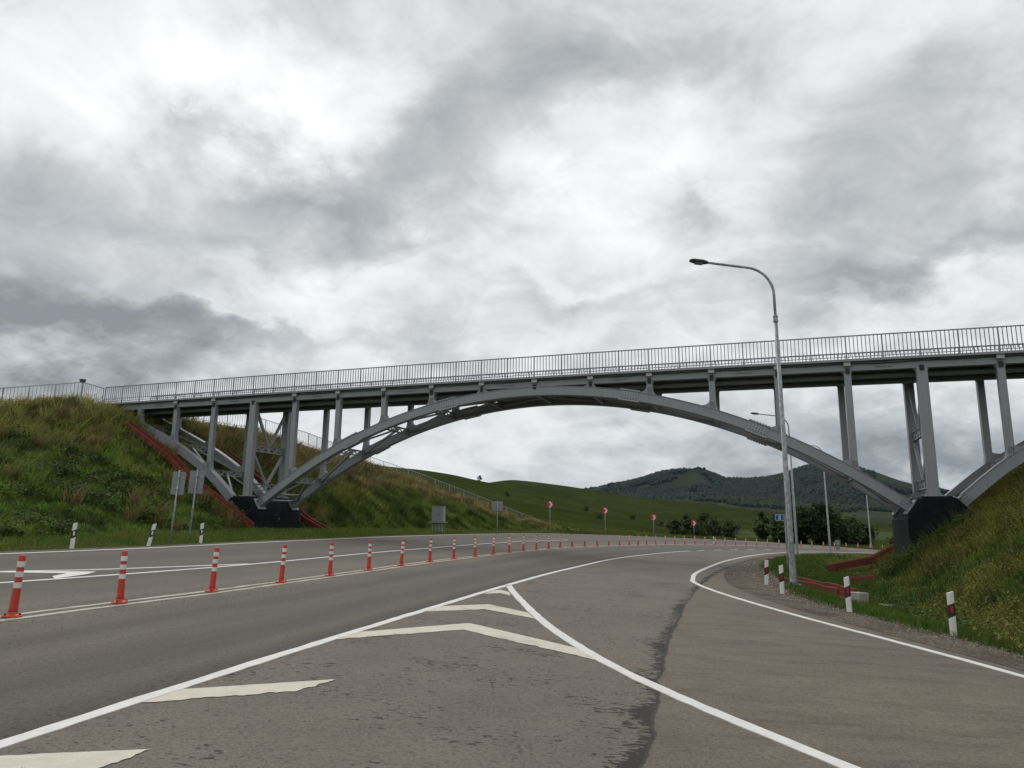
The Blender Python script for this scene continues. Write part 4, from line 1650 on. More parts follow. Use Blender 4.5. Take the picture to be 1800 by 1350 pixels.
lp = make_lamp()
LAMPS = [((8.95, 23.17), 'nearest tall galvanised lamp post standing on the grass by the right bend', 0.0, 0.0),
         ((21.63, 54.9), 'second lamp post, its lamp seen below the arch behind the nearest lamp post', -0.08, 0.0),
         ((31.9, 72.6), 'third lamp post, slim pole rising behind the dark trees under the arch', -0.12, 0.0),
         ((48.6, 98.0), 'farthest lamp post, thin pole just left of the black right pier', -0.2, 0.0)]
for i, ((x, y), lab, rz, ry) in enumerate(LAMPS):
    o = lp if i == 0 else copy_tree(lp)
    o.location = (x, y, G(x, y) + 0.06); o.rotation_euler = (0, R(-0.45), rz)
    tag(o, lab, 'lamp post', 'street lamps along the right side')

# ------------------------------------------------------------------ road signs


def round_rect(w, h, r, n=4):
    pts = []
    for cx, cz, a0 in ((w / 2 - r, -h / 2 + r, -90), (w / 2 - r, h / 2 - r, 0), (-w / 2 + r, h / 2 - r, 90), (-w / 2 + r, -h / 2 + r, 180)):
        for i in range(n + 1):
            a = R(a0 + 90 * i / n)
            pts.append((cx + r * math.cos(a), cz + r * math.sin(a)))
    return pts


def post_sign(name, label, cat, loc, pole_h, plates, rz=0.0, tilt=(0, 0), r=0.032, group=None, behind=True):
    """plates: list of (z centre, w, h, face material, front decoration fn); pole stands nearer to us when we see the back"""
    e = empty(name, loc, rz)
    e.rotation_euler = (tilt[0], tilt[1], rz)
    tag(e, label, cat, group)
    po = MB().tube([(0, 0, -0.3), (0, 0, pole_h)], r, 12).build('pole', 'galvanised', e)
    MB().lathe([(r * 0.9, pole_h), (r * 1.15, pole_h + 0.002), (r * 0.8, pole_h + 0.015)], 12).build('cap', 'plastic_black', e)
    for (zc, w, h, mat, deco) in plates:
        y0 = r + 0.012 if behind else -r - 0.018
        pl_ = MB().prism([(x, z + zc) for x, z in round_rect(w, h, 0.05)], y0, y0 + 0.006)
        p = pl_.build('sign_plate', mat, e)
        # turned rim on the back and two clamps
        if behind:
            for a, b in (((-w / 2 + 0.03, zc + h * 0.25), (w / 2 - 0.03, zc + h * 0.25)), ((-w / 2 + 0.03, zc - h * 0.25), (w / 2 - 0.03, zc - h * 0.25))):
                rim = MB().beam((a[0], y0 - 0.006, a[1]), (b[0], y0 - 0.006, b[1]), 0.012, 0.03)
                rim.build('stiffener', 'galvanised', p)
        for q in (0.25, -0.25):
            MB().cbox(-r - 0.012, r + 0.012, -r - 0.01, r + 0.01, zc + q * h - 0.02, zc + q * h + 0.02, 0.004).build('clamp', 'galvanised', e)
        if deco:
            deco(p, zc, w, h, y0)
    return e


# backs of two tall narrow signs left of the pier
post_sign('road_sign', 'left of two tall narrow signs seen from behind below the left bank', 'road sign', (-12.55, 26.9, G(-12.55, 26.9)), 2.62, [(2.14, 0.46, 0.86, 'sign_back', None)], 0.18, (0.0, 0.035), group='signs seen from behind')
post_sign('road_sign', 'right of two tall narrow signs seen from behind below the left bank', 'road sign', (-12.35, 28.0, G(-12.35, 28.0)), 2.74, [(2.24, 0.54, 0.88, 'sign_back', None)], 0.18, (0.0, 0.03), group='signs seen from behind')
post_sign('road_sign', 'single square sign seen from behind near the lower end of the stair fence', 'road sign', (-1.12, 62.3, G(-1.12, 62.3)), 2.85, [(2.42, 0.95, 0.85, 'sign_back', None)], 0.1, group='signs seen from behind')


def chev(p, zc, w, h, y0):
    f = -1
    yb = y0 - 0.004
    def arrow(dx):
        return [(-0.16 + dx, -0.29), (0.04 + dx, -0.29), (0.25 + dx, 0.0), (0.04 + dx, 0.29), (-0.16 + dx, 0.29), (0.05 + dx, 0.0)]
    a = arrow(0.03)
    k = w / 0.66
    me = MB().prism([(x * k, z * k + zc) for x, z in a], yb, yb + 0.0035)
    me.build('arrow', 'sign_white', p)


CH = [((4.35, 79.5), 882, 'chevron sign nearest to the lower end of the stair fence'),
      ((11.6, 88.5), 893, 'second chevron sign from the left on the outside of the bend'),
      ((18.9, 95.5), 905, 'third chevron sign from the left on the outside of the bend'),
      ((26.2, 103.5), 915, 'fourth and smallest chevron sign, farthest right along the bend')]


def z_at(v, x, y):
    """height above the ground of the point at distance (x, y) on the sight line of image row v, for sizing only"""
    u = 900 + 1250 * x / y
    hor = 915 + 0.0122 * (u - 900)
    return EYE + (hor - v) / 1250 * y * 1.0


for (x, y), v, lab in CH:
    gz = G(x, y)
    top = z_at(v, x, y)
    ph = top - gz
    post_sign('chevron_sign', 'red square ' + lab, 'road sign', (x, y, gz), ph - 0.02, [(ph - 0.36, 0.70, 0.70, 'sign_red', chev)], -0.12, group='red chevron signs on the bend', behind=False)


def eight(p, zc, w, h, y0):
    yb = y0 - 0.004
    # white border line
    b = MB()
    o = round_rect(w - 0.03, h - 0.03, 0.04); i_ = round_rect(w - 0.055, h - 0.055, 0.03)
    n = len(o)
    for k in range(n):
        k2 = (k + 1) % n
        b.add([(o[k][0], yb, o[k][1] + zc), (o[k2][0], yb, o[k2][1] + zc), (i_[k2][0], yb, i_[k2][1] + zc), (i_[k][0], yb, i_[k][1] + zc)], [(0, 1, 2, 3)])
    b.build('border', 'sign_white', p)
    g = MB()
    for cz, r0, r1 in ((-0.047, 0.030, 0.056), (0.044, 0.024, 0.048)):
        m_ = 20
        for k in range(m_):
            a, c = 2 * math.pi * k / m_, 2 * math.pi * (k + 1) / m_
            P_ = lambda r, t: (r * 0.86 * math.cos(t), yb - (0.001 if cz > 0 else 0.0), zc + cz + r * math.sin(t))
            g.add([P_(r0, a), P_(r1, a), P_(r1, c), P_(r0, c)], [(0, 1, 2, 3)])
    g.build('numeral', 'sign_white', p)


x, y = 12.15, 32.0
zt = z_at(904, x, y) - G(x, y)
post_sign('kilometre_sign', 'small blue sign with white number 8 beside the nearest lamp post', 'road sign', (x, y, G(x, y)), zt, [(zt - 0.15, 0.40, 0.30, 'sign_blue', eight)], -0.3, behind=False, r=0.03)
# shift its plate left of the pole as it is clamped by its edge
for o in bpy.data.objects:
    if o.name.startswith('sign_plate') and o.parent and o.parent.name.startswith('kilometre_sign'):
        o.location.x = -0.22
x, y = 34.9, 77.5
zt = z_at(948, x, y) - G(x, y)
post_sign('road_sign', 'small double sign seen from behind among the dark trees', 'road sign', (x, y, G(x, y)), zt, [(zt - 0.28, 0.52, 0.5, 'sign_back', None), (zt - 0.8, 0.42, 0.36, 'sign_back', None)], -0.3, group='signs seen from behind')

# ------------------------------------------------------------------ electrical cabinet on its stand
cx, cy = -5.65, 57.0
cb = empty('electrical_cabinet', (cx, cy, G(cx, cy)), -0.25)
tag(cb, 'grey metal cabinet on a stand at the foot of the grassy bank', 'electrical cabinet')
MB().cbox(-0.46, 0.46, -0.32, 0.32, 0.86, 2.02, 0.02).build('cabinet_box', 'cabinet_grey', cb)
MB().cbox(-0.50, 0.50, -0.36, 0.36, 2.021, 2.07, 0.012).build('roof', 'cabinet_grey', cb)
dr_ = MB().cbox(-0.43, 0.18, -0.345, -0.321, 0.90, 1.98, 0.006).build('door', 'cabinet_grey', cb)
MB().cbox(0.10, 0.14, -0.365, -0.345, 1.36, 1.52, 0.004).build('handle', 'plastic_black', dr_)
MB().cbox(-0.66, 0.66, -0.42, 0.42, 0.80, 0.855, 0.01).build('platform', 'galvanised', cb)
for px_ in (-0.42, -0.12, 0.14, 0.42):
    MB().box(px_ - 0.03, px_ + 0.03, -0.24, -0.18, -0.4, 0.80).build('leg', 'galvanised', cb)
    MB().box(px_ - 0.03, px_ + 0.03, 0.18, 0.24, -0.4, 0.80).build('leg', 'galvanised', cb)

# ------------------------------------------------------------------ fences


def fence(label, pts, spacing, bspace, joined, h=1.1):
    P = np.array(pts, float)
    e = empty('metal_fence', tuple(P[0]))
    tag(e, label, 'fence', 'metal fences on the left bank')
    o = Vector(P[0])
    allb = MB()
    pm = MB().box(-0.03, 0.03, -0.03, 0.03, -0.35, h + 0.02).mesh('post')
    bme = MB().box(-0.011, 0.011, -0.011, 0.011, 0.12, h - 0.02).mesh('baluster')
    for a, b in zip(P[:-1], P[1:]):
        a = Vector(a) - o; b = Vector(b) - o
        L_ = (b - a).length
        n = max(1, round(L_ / spacing))
        for i in range(n):
            p = a + (b - a) * (i / n); q = a + (b - a) * ((i + 1) / n)
            put('post', pm, 'steel_fence', e, loc=p)
            MB().beam(p + Vector((0, 0, h)), q + Vector((0, 0, h)), 0.05, 0.045).build('top_rail', 'steel_fence', e)
            MB().beam(p + Vector((0, 0, 0.12)), q + Vector((0, 0, 0.12)), 0.03, 0.03).build('bottom_rail', 'steel_fence', e)
            m = max(2, round((q - p).length / bspace))
            for j in range(1, m):
                c = p + (q - p) * (j / m)
                if joined:
                    allb.box(c.x - 0.011, c.x + 0.011, c.y - 0.011, c.y + 0.011, c.z + 0.12, c.z + h - 0.02)
                else:
                    put('baluster', bme, 'steel_fence', e, loc=c)
        put('post', pm, 'steel_fence', e, loc=b)
    if joined:
        tag(allb.build('balusters', 'steel_fence', e), kind='stuff')
    return e


f1 = fence('pale metal fence along the top of the left bank', [(-46.0, 49.6, 8.45), (-33.1, 45.6, 8.58), (-27.78, 45.22, 8.95)], 1.75, 0.26, False)
f1b = fence('short fence piece angled from the left bank down to the bridge railing', [(-27.75, 45.24, 8.95), (-27.25, 46.75, 8.85)], 1.7, 0.16, False)
cm = empty('post_lantern', (-27.78, 45.22, 10.07))
tag(cm, 'small dark box on top of the fence post above the left bank', 'lantern')
MB().cbox(-0.16, 0.16, -0.10, 0.10, 0.0, 0.14, 0.02).build('housing', 'lamp_head', cm)
MB().cbox(-0.19, 0.19, -0.13, 0.13, 0.141, 0.175, 0.01).build('cover', 'lamp_head', cm)
fp = [(-24.6, 52.2, 8.55), (-21.0, 56.6, 8.35), (-18.31, 63.99, 7.80), (-16.28, 82.41, 7.32), (-11.18, 88.8, 5.86), (-2.42, 92.46, 2.70), (5.39, 94.06, -0.25)]
fence('long pale stair fence descending the bank behind the bridge to the road', [(p[0], p[1], p[2] + 0.22) for p in fp], 2.0, 0.22, True)
# ------------------------------------------------------------------ vegetation
CR = np.array(cam.matrix_world.to_3x3())


def in_view(x, y, z, mu=140, mv=120):
    q = np.stack([x, y, z - EYE], 1) @ CR
    dpt = np.maximum(-q[:, 2], 0.01)
    u = 900 + 1250 * q[:, 0] / dpt; v = 675 - 1250 * q[:, 1] / dpt
    return (q[:, 2] < -1) & (u > -mu) & (u < 1800 + mu) & (v < 1350 + mv)


def mixc(a, b, t):
    return a + (b - a) * t[:, None]


C_GREEN = np.array((0.078, 0.125, 0.022)); C_DARK = np.array((0.028, 0.046, 0.011)); C_LIME = np.array((0.165, 0.185, 0.040))
C_TAN = np.array((0.27, 0.205, 0.098)); C_BROWN = np.array((0.095, 0.072, 0.042)); C_YEL = np.array((0.36, 0.30, 0.07)); C_BRIGHT = np.array((0.088, 0.170, 0.022))


def blades(x, y, z, h, w, tint, tip, lean, wind=0.0):
    """curved three-triangle blades"""
    n = len(x)
    an = rng.random(n) * 2 * math.pi
    la = rng.random(n) * 2 * math.pi
    lx = np.cos(la) * lean * h + wind * h; ly = np.sin(la) * lean * h
    wx = np.cos(an) * w / 2; wy = np.sin(an) * w / 2
    V = np.empty((n, 5, 3), np.float32)
    V[:, 0] = np.stack([x - wx, y - wy, z - 0.03], 1)
    V[:, 1] = np.stack([x + wx, y + wy, z - 0.03], 1)
    V[:, 2] = np.stack([x + lx * 0.35 - wx * 0.8, y + ly * 0.35 - wy * 0.8, z + h * 0.58], 1)
    V[:, 3] = np.stack([x + lx * 0.35 + wx * 0.8, y + ly * 0.35 + wy * 0.8, z + h * 0.58], 1)
    V[:, 4] = np.stack([x + lx, y + ly, z + h], 1)
    T = np.empty((n, 5, 3), np.float32)
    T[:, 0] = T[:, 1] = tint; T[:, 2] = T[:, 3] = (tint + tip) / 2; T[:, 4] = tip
    b = (np.arange(n) * 5)[:, None]
    F_ = np.concatenate([b + [0, 1, 3], b + [0, 3, 2], b + [2, 3, 4]], 1).reshape(-1, 3)
    return V.reshape(-1, 3), F_, T.reshape(-1, 3)


def leaves(x, y, z, size, tint, flat=0.5):
    """diamond leaves with random facing; flat 0..1 makes them more level"""
    n = len(x)
    a = rng.random(n) * 2 * math.pi
    el = (rng.random(n) - 0.35) * (1 - flat) * 2.4
    d = np.stack([np.cos(a) * np.cos(el), np.sin(a) * np.cos(el), np.sin(el)], 1)
    s = np.stack([-np.sin(a), np.cos(a), (rng.random(n) - 0.5) * 1.2], 1)
    s /= np.linalg.norm(s, axis=1)[:, None]
    c = np.stack([x, y, z], 1)
    sz = size[:, None]
    V = np.stack([c - d * sz * 0.6, c + s * sz * 0.33, c + d * sz * 0.6 - np.array([0, 0, 0.12]) * sz, c - s * sz * 0.33], 1)
    T = np.repeat(tint, 4, axis=0)
    b = (np.arange(n) * 4)[:, None]
    F_ = np.concatenate([b + [0, 1, 2], b + [0, 2, 3]], 1).reshape(-1, 3)
    return V.reshape(-1, 3), F_, T


def merge(parts):
    vs_, fs, ts = [], [], []
    o = 0
    for v, f, t in parts:
        vs_.append(v); fs.append(f + o); ts.append(t); o += len(v)
    return np.concatenate(vs_), np.concatenate(fs), np.concatenate(ts)


def scatter(n, x0, x1, y0, y1):
    return rng.uniform(x0, x1, n), rng.uniform(y0, y1, n)


def clear_of_things(x, y):
    """no plants on asphalt, in the chutes, in the piers"""
    s, w = SW(x, y)
    ok = ~inside(road_poly, x, y)
    ok &= ~((np.abs(w + 1.45) < 0.42) & (s > -8.9) & (s < 1.7))
    ok &= ~((np.abs(w - 5.0) < 0.42) & (s > -6.7) & (s < 2.6))
    ok &= ~((s > -1.5) & (s < 1.2) & (w > -0.7) & (w < WID + 0.7))
    ok &= ~((s > 34.8) & (s < 37.5) & (w > -0.7) & (w < WID + 0.7))
    ok &= ~((np.abs(w - 5.1) < 0.45) & (s > 32) & (s < 38))
    ok &= ~((np.abs(w + 1.6) < 0.36) & (s > 32.6) & (s < 36.8))
    # the trough by the lamp post
    dt_, _ = poly_dist(np.array([(9.75, 25.6), (9.95, 21.7)]), x, y)
    ok &= dt_ > 0.36
    return ok


def under_deck(x, y):
    s, w = SW(x, y)
    return (w > -0.6) & (w < WID + 0.9) & (s > -13) & (s < 49)


lpoly_in = lambda x, y: inside(LPOLY, x, y)

# --- left bank in front of and under the bridge, and its verge
parts = []
n = 640000
x, y = scatter(n, -62, -8, 10, 60)
s_, w_ = SW(x, y)
dtoe, _ = poly_dist(TOE, x, y); dcr, _ = poly_dist(CREST, x, y)
ins = lpoly_in(x, y)
t = dtoe / (dtoe + dcr)
bank = ins | ((dcr < 2.0) & (s_ < -12.5))
keep = bank & clear_of_things(x, y) & ~(under_deck(x, y) & (rng.random(n) < 0.55))
x, y, t, w_, s_ = x[keep], y[keep], t[keep], w_[keep], s_[keep]
z = ground(x, y)
k = in_view(x, y, z)
x, y, z, t, w_, s_ = x[k], y[k], z[k], t[k], w_[k], s_[k]
dist = np.hypot(x, y)
pk = rng.random(len(x)) < np.clip(1.25 - dist / 90, 0.35, 1)
x, y, z, t, w_, s_, dist = x[pk], y[pk], z[pk], t[pk], w_[pk], s_[pk], dist[pk]
p1 = fbm(x * 0.22 + 3, y * 0.22, 4); p2 = fbm(x * 0.7 + 31, y * 0.7 + 9, 3); p3 = fbm(x * 0.13 + 70, y * 0.13 + 20, 3)
rr = rng.random(len(x))
dry = sstep(0.46, 0.66, p1 * 0.6 + p3 * 0.25 + 0.26 * np.clip(t, 0, 1) + (p2 - 0.5) * 0.25)
dark = sstep(0.50, 0.66, p2) * (1 - 0.75 * dry)
low = sstep(0.36, 0.08, t)
brt = sstep(0.53, 0.63, fbm(x * 0.2 + 11, y * 0.2 + 50, 3)) * sstep(0.75, 0.3, t)
tint = mixc(C_GREEN * 0.72 + 0 * tint if False else np.tile(C_GREEN * 0.62, (len(x), 1)), C_LIME * 0.72, np.clip(p3 * 1.3 - 0.25, 0, 1))
tint = mixc(tint, C_BRIGHT * 0.62, np.clip(brt + low * 0.5, 0, 1) * 0.85)
tint = mixc(tint, mixc(np.tile(C_TAN * 0.80, (len(x), 1)), C_LIME * 0.75, sstep(0.35, 0.65, p3)), dry * (rr < 0.42))
tint = mixc(tint, C_BROWN * 0.9, (rr > 0.92) * (1 - low) * 0.7)
tint = mixc(tint, C_DARK, dark * 0.75)  # dark weed clumps, with the shadows among them put into the tint
p4 = fbm(x * 1.9 + 8, y * 1.9 + 77, 3)
tint = tint * (rng.uniform(0.7, 1.3, len(x)) * (0.45 + 1.7 * sstep(0.25, 0.75, p4)))[:, None]
tip = tint * 1.45  # lit blade tips, painted as a lighter tint
tip = mixc(tip, C_TAN * 0.9, dry * (rr < 0.24) * 0.6)
h = (0.14 + 0.34 * p2 + 0.30 * sstep(0.3, 0.75, p4) + 0.45 * dry * (rr < 0.4) + 0.2 * sstep(0.55, 0.7, p1)) * rng.uniform(0.55, 1.25, len(x)) * (1 - 0.55 * low) * (1 - 0.35 * brt) * (1 - 0.6 * sstep(0.88, 1.0, t))
wd = np.maximum(0.014, dist * 0.00075) * rng.uniform(0.7, 1.5, len(x))
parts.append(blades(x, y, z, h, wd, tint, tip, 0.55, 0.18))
# broad-leaved weeds in clumps
cn = 3000
cx_, cy_ = scatter(cn, -45, -13, 16, 58)
cs, cw = SW(cx_, cy_)
kc = lpoly_in(cx_, cy_) & clear_of_things(cx_, cy_)
cx_, cy_ = cx_[kc], cy_[kc]
kc = fbm(cx_ * 0.5 + 5, cy_ * 0.5 + 90, 3) > 0.47
cx_, cy_ = cx_[kc], cy_[kc]
cz_ = ground(cx_, cy_)
kc = in_view(cx_, cy_, cz_)
cx_, cy_, cz_ = cx_[kc], cy_[kc], cz_[kc]
m = 46
rad = rng.uniform(0.22, 0.55, len(cx_)); hh = rng.uniform(0.25, 0.80, len(cx_))
a = rng.random((len(cx_), m)) * 2 * math.pi; q = np.sqrt(rng.random((len(cx_), m)))
lx = (cx_[:, None] + np.cos(a) * q * rad[:, None]).ravel(); ly = (cy_[:, None] + np.sin(a) * q * rad[:, None]).ravel()
lz = (cz_[:, None] + hh[:, None] * (1 - q ** 2 * 0.8) * rng.uniform(0.35, 1.0, q.shape)).ravel()
base = mixc(np.tile(C_DARK * 1.25, (len(cx_), 1)), C_GREEN * 0.9, rng.random(len(cx_)))
base = mixc(base, C_LIME * 0.8, (rng.random(len(cx_)) < 0.16) * 0.8)
lt = np.repeat(base, m, axis=0) * rng.uniform(0.6, 1.5, len(lx))[:, None]
parts.append(leaves(lx, ly, lz, rng.uniform(0.08, 0.19, len(lx)), lt, 0.45))
# feathery dry tufts that stand above the rest
cn = 900
cx_, cy_ = scatter(cn, -48, -13, 16, 58)
kc = lpoly_in(cx_, cy_) & clear_of_things(cx_, cy_)
cx_, cy_ = cx_[kc], cy_[kc]
kc = fbm(cx_ * 0.25 + 3, cy_ * 0.25, 4) > 0.50
cx_, cy_ = cx_[kc], cy_[kc]; cz_ = ground(cx_, cy_)
kc = in_view(cx_, cy_, cz_) & ~under_deck(cx_, cy_); cx_, cy_, cz_ = cx_[kc], cy_[kc], cz_[kc]
m = 60
px2, py2, pz2 = np.repeat(cx_, m) + rng.normal(0, 0.14, len(cx_) * m), np.repeat(cy_, m) + rng.normal(0, 0.14, len(cx_) * m), np.repeat(cz_, m)
th = np.repeat(rng.uniform(0.55, 1.15, len(cx_)), m) * rng.uniform(0.6, 1.1, len(px2))
tt_ = np.repeat(mixc(np.tile(C_TAN * 0.9, (len(cx_), 1)), C_LIME * 0.9, rng.random(len(cx_)) * 0.8), m, axis=0) * rng.uniform(0.7, 1.2, len(px2))[:, None]
parts.append(blades(px2, py2, pz2, th, np.full(len(px2), 0.028), tt_ * 0.7, tt_ * 1.2, 0.6, 0.35))
# darker low shrubs between the grasses
cn = 260
cx_, cy_ = scatter(cn, -44, -14, 20, 56)
kc = lpoly_in(cx_, cy_) & clear_of_things(cx_, cy_) & ~under_deck(cx_, cy_)
cx_, cy_ = cx_[kc], cy_[kc]
kc = fbm(cx_ * 0.3 + 50, cy_ * 0.3 + 10, 3) > 0.50
cx_, cy_ = cx_[kc], cy_[kc]; cz_ = ground(cx_, cy_)
kc = in_view(cx_, cy_, cz_); cx_, cy_, cz_ = cx_[kc], cy_[kc], cz_[kc]
m = 170
a = rng.random((len(cx_), m)) * 2 * math.pi; q = np.sqrt(rng.random((len(cx_), m)))
rad = rng.uniform(0.5, 1.0, len(cx_)); hh = rng.uniform(0.5, 0.95, len(cx_))
lx = (cx_[:, None] + np.cos(a) * q * rad[:, None]).ravel(); ly = (cy_[:, None] + np.sin(a) * q * rad[:, None]).ravel()
lz = (cz_[:, None] + hh[:, None] * (1 - q ** 2 * 0.8) * rng.uniform(0.3, 1.0, q.shape)).ravel()
base = mixc(np.tile(C_DARK * 1.1, (len(cx_), 1)), C_GREEN * 0.6, rng.random(len(cx_)) * 0.7)
lt = np.repeat(base, m, axis=0) * rng.uniform(0.55, 1.6, len(lx))[:, None]
parts.append(leaves(lx, ly, lz, rng.uniform(0.08, 0.17, len(lx)), lt, 0.35))
# a few white umbels and pale seed plumes
fn_ = 130
fx, fy = scatter(fn_, -34, -14, 20, 46)
kf = lpoly_in(fx, fy) & clear_of_things(fx, fy)
fx, fy = fx[kf], fy[kf]; fz = ground(fx, fy)
m = 9
wx = np.repeat(fx, m) + rng.normal(0, 0.12, len(fx) * m); wy = np.repeat(fy, m) + rng.normal(0, 0.12, len(fx) * m)
wz = np.repeat(fz + 0.5, m) + rng.normal(0, 0.07, len(fx) * m)
parts.append(leaves(wx, wy, wz, rng.uniform(0.03, 0.07, len(wx)), np.tile(np.array((0.42, 0.42, 0.36)), (len(wx), 1)), 0.8))
V, F_, T = merge(parts)
tag(big_mesh('bank_grass', V, F_, 'foliage', T), 'rough tall grass and weeds covering the left bank', 'grass', kind='stuff')

# --- left verge: short bright grass between the asphalt and the bank, all along the road
n = 330000
x, y = scatter(n, -24, 9, 12, 96)
dl, _ = poly_dist(asph_l, x, y)
out = ~inside(road_poly, x, y) & (x < np.interp(y, left_edge[:, 1], left_edge[:, 0]))
k = out & ~lpoly_in(x, y) & clear_of_things(x, y) & (dl > 0.25 + 0.25 * fbm(x * 1.4, y * 1.4, 2))
x, y = x[k], y[k]; dl = dl[k]
z = ground(x, y); k = in_view(x, y, z); x, y, z, dl = x[k], y[k], z[k], dl[k]
dist = np.hypot(x, y)
p2 = fbm(x * 0.8, y * 0.8, 3); rr = rng.random(len(x))
tint = mixc(np.tile(C_BRIGHT * 0.72, (len(x), 1)), C_LIME * 0.85, np.clip(p2 * 1.6 - 0.4, 0, 1))
tint = mixc(tint, C_TAN * 0.7, (rr < 0.10) * 0.8)
tint *= rng.uniform(0.7, 1.3, len(x))[:, None]
h = (0.09 + 0.20 * sstep(0.4, 2.5, dl) * p2) * rng.uniform(0.6, 1.3, len(x))
V, F_, T = blades(x, y, z, h, np.maximum(0.012, dist * 0.0008), tint, tint * 1.2, 0.6, 0.1)
tag(big_mesh('verge_grass', V, F_, 'foliage', T), 'short bright grass along the far left edge of the road', 'grass', kind='stuff')

# --- bank behind the bridge
n = 420000
x, y = scatter(n, -28, 12, 46, 100)
s_, w_ = SW(x, y)
dtoe, _ = poly_dist(TOE, x, y); dcr, _ = poly_dist(CREST, x, y)
k = lpoly_in(x, y) & (w_ > 3.6) & clear_of_things(x, y)
x, y, dtoe, dcr = x[k], y[k], dtoe[k], dcr[k]
t = dtoe / (dtoe + dcr)
z = ground(x, y); dist = np.hypot(x, y)
p1 = fbm(x * 0.22 + 13, y * 0.22, 4); p2 = fbm(x * 0.6 + 3, y * 0.6 + 19, 3); rr = rng.random(len(x))
dry = sstep(0.30, 0.78, t * 0.95 + (p1 - 0.5) * 0.9) 
dark = sstep(0.5, 0.65, p2) * (1 - 0.6 * dry)
tint = mixc(np.tile(C_GREEN * 0.62, (len(x), 1)), C_LIME * 0.7, np.clip(p1, 0, 1))
tint = mixc(tint, C_TAN * 0.78, dry * (rr < 0.62))
tint = mixc(tint, C_BROWN * 0.9, dry * (rr > 0.85))
tint = mixc(tint, C_DARK, dark * 0.7)
p4 = fbm(x * 1.2 + 8, y * 1.2 + 77, 3)
tint *= (rng.uniform(0.65, 1.35, len(x)) * (0.5 + 1.5 * sstep(0.25, 0.75, p4)))[:, None]
h = (0.35 + 0.55 * p2 + 0.35 * dry) * rng.uniform(0.5, 1.2, len(x)) * (0.45 + 0.55 * sstep(0.0, 0.2, t)) * (1 - 0.75 * sstep(0.86, 0.98, t))
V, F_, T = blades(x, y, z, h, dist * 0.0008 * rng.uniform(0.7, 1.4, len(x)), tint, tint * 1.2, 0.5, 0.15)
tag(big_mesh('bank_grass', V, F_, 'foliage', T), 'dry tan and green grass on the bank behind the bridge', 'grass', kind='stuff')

# --- right side: flat grass, hollow and embankment
parts = []
n = 700000
x, y = scatter(n, 6.5, 40, 7.5, 62)
dr, _ = poly_dist(asph_r, x, y)
gwid = gravel_width(y)
s_, w_ = SW(x, y)
k = ~inside(road_poly, x, y) & (dr > gwid * 0.75 + 0.45 * fbm(x * 1.5, y * 1.5, 3)) & (x > np.interp(y, asph_r[:, 1], asph_r[:, 0])) & clear_of_things(x, y) & (w_ < 26)
x, y, dr, s_, w_ = x[k], y[k], dr[k], s_[k], w_[k]
z = ground(x, y); k = in_view(x, y, z); x, y, z, dr, s_, w_ = x[k], y[k], z[k], dr[k], s_[k], w_[k]
dist = np.hypot(x, y)
toe_ = 33.9 + np.maximum(0, -w_ - 24) * 0.75
up = s_ - toe_                                  # metres into the slope
pk = rng.random(len(x)) < np.clip(1.35 - dist / 45, 0.22, 1) * np.where(up > -0.5, 1.0, 0.8)
x, y, z, dr, s_, w_, dist, up = (q[pk] for q in (x, y, z, dr, s_, w_, dist, up))
p1 = fbm(x * 0.4 + 13, y * 0.4 + 7, 4); p2 = fbm(x * 1.1 + 3, y * 1.1 + 19, 3); rr = rng.random(len(x))
slope = sstep(-1.5 - 0.9 * fbm(x * 0.7, y * 0.7, 3), 0.5, up)
yel = slope * sstep(0.36, 0.62, p1 + 0.10 * np.clip(up - 0.5, 0, 2))
tint = mixc(np.tile(C_BRIGHT * 0.60, (len(x), 1)), C_GREEN * 0.62, np.clip(p1 * 1.5 - 0.2, 0, 1))
tint = mixc(tint, C_LIME * 0.72, yel * 0.6)
tint = mixc(tint, C_DARK * 1.1, slope * sstep(0.46, 0.62, p2) * 0.85)  # shaded gaps between the herbs, painted as dark blade patches
tint = mixc(tint, C_TAN * 0.6, (rr < 0.07) * 0.8)
tint = mixc(tint, np.array((0.10, 0.042, 0.025)), slope * yel * ((rr > 0.93) * 0.8))
p4 = fbm(x * 2.6 + 8, y * 2.6 + 77, 3)
tint *= (rng.uniform(0.65, 1.3, len(x)) * np.where(slope > 0.3, 0.45 + 1.6 * sstep(0.25, 0.75, p4), 1.1))[:, None]
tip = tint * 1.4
tip = mixc(tip, C_YEL * 0.9, yel * (rr < 0.34) * 0.85)
h = (0.10 + 0.10 * p2 + slope * (0.16 + 0.26 * p2 + 0.10 * yel)) * rng.uniform(0.55, 1.3, len(x)) * (0.5 + 0.5 * sstep(0.8, 2.2, dr))
wd = np.maximum(0.007, dist * 0.00070) * rng.uniform(0.7, 1.5, len(x))
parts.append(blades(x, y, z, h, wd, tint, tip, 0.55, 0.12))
# yellow-green flower heads on the slope
kk = rng.random(len(x)) < yel * 0.26
fx, fy, fz, fh = x[kk], y[kk], z[kk], h[kk]
m = 5
lx = np.repeat(fx, m) + rng.normal(0, 0.035, len(fx) * m); ly = np.repeat(fy, m) + rng.normal(0, 0.035, len(fx) * m)
lz = np.repeat(fz + fh * 0.92, m) + rng.normal(0, 0.045, len(fx) * m)
ft = mixc(np.tile(C_YEL * 0.62, (len(lx), 1)), np.array((0.13, 0.15, 0.036)), rng.random(len(lx))) * rng.uniform(0.6, 1.3, len(lx))[:, None]
parts.append(leaves(lx, ly, lz, rng.uniform(0.03, 0.075, len(lx)), ft, 0.4))
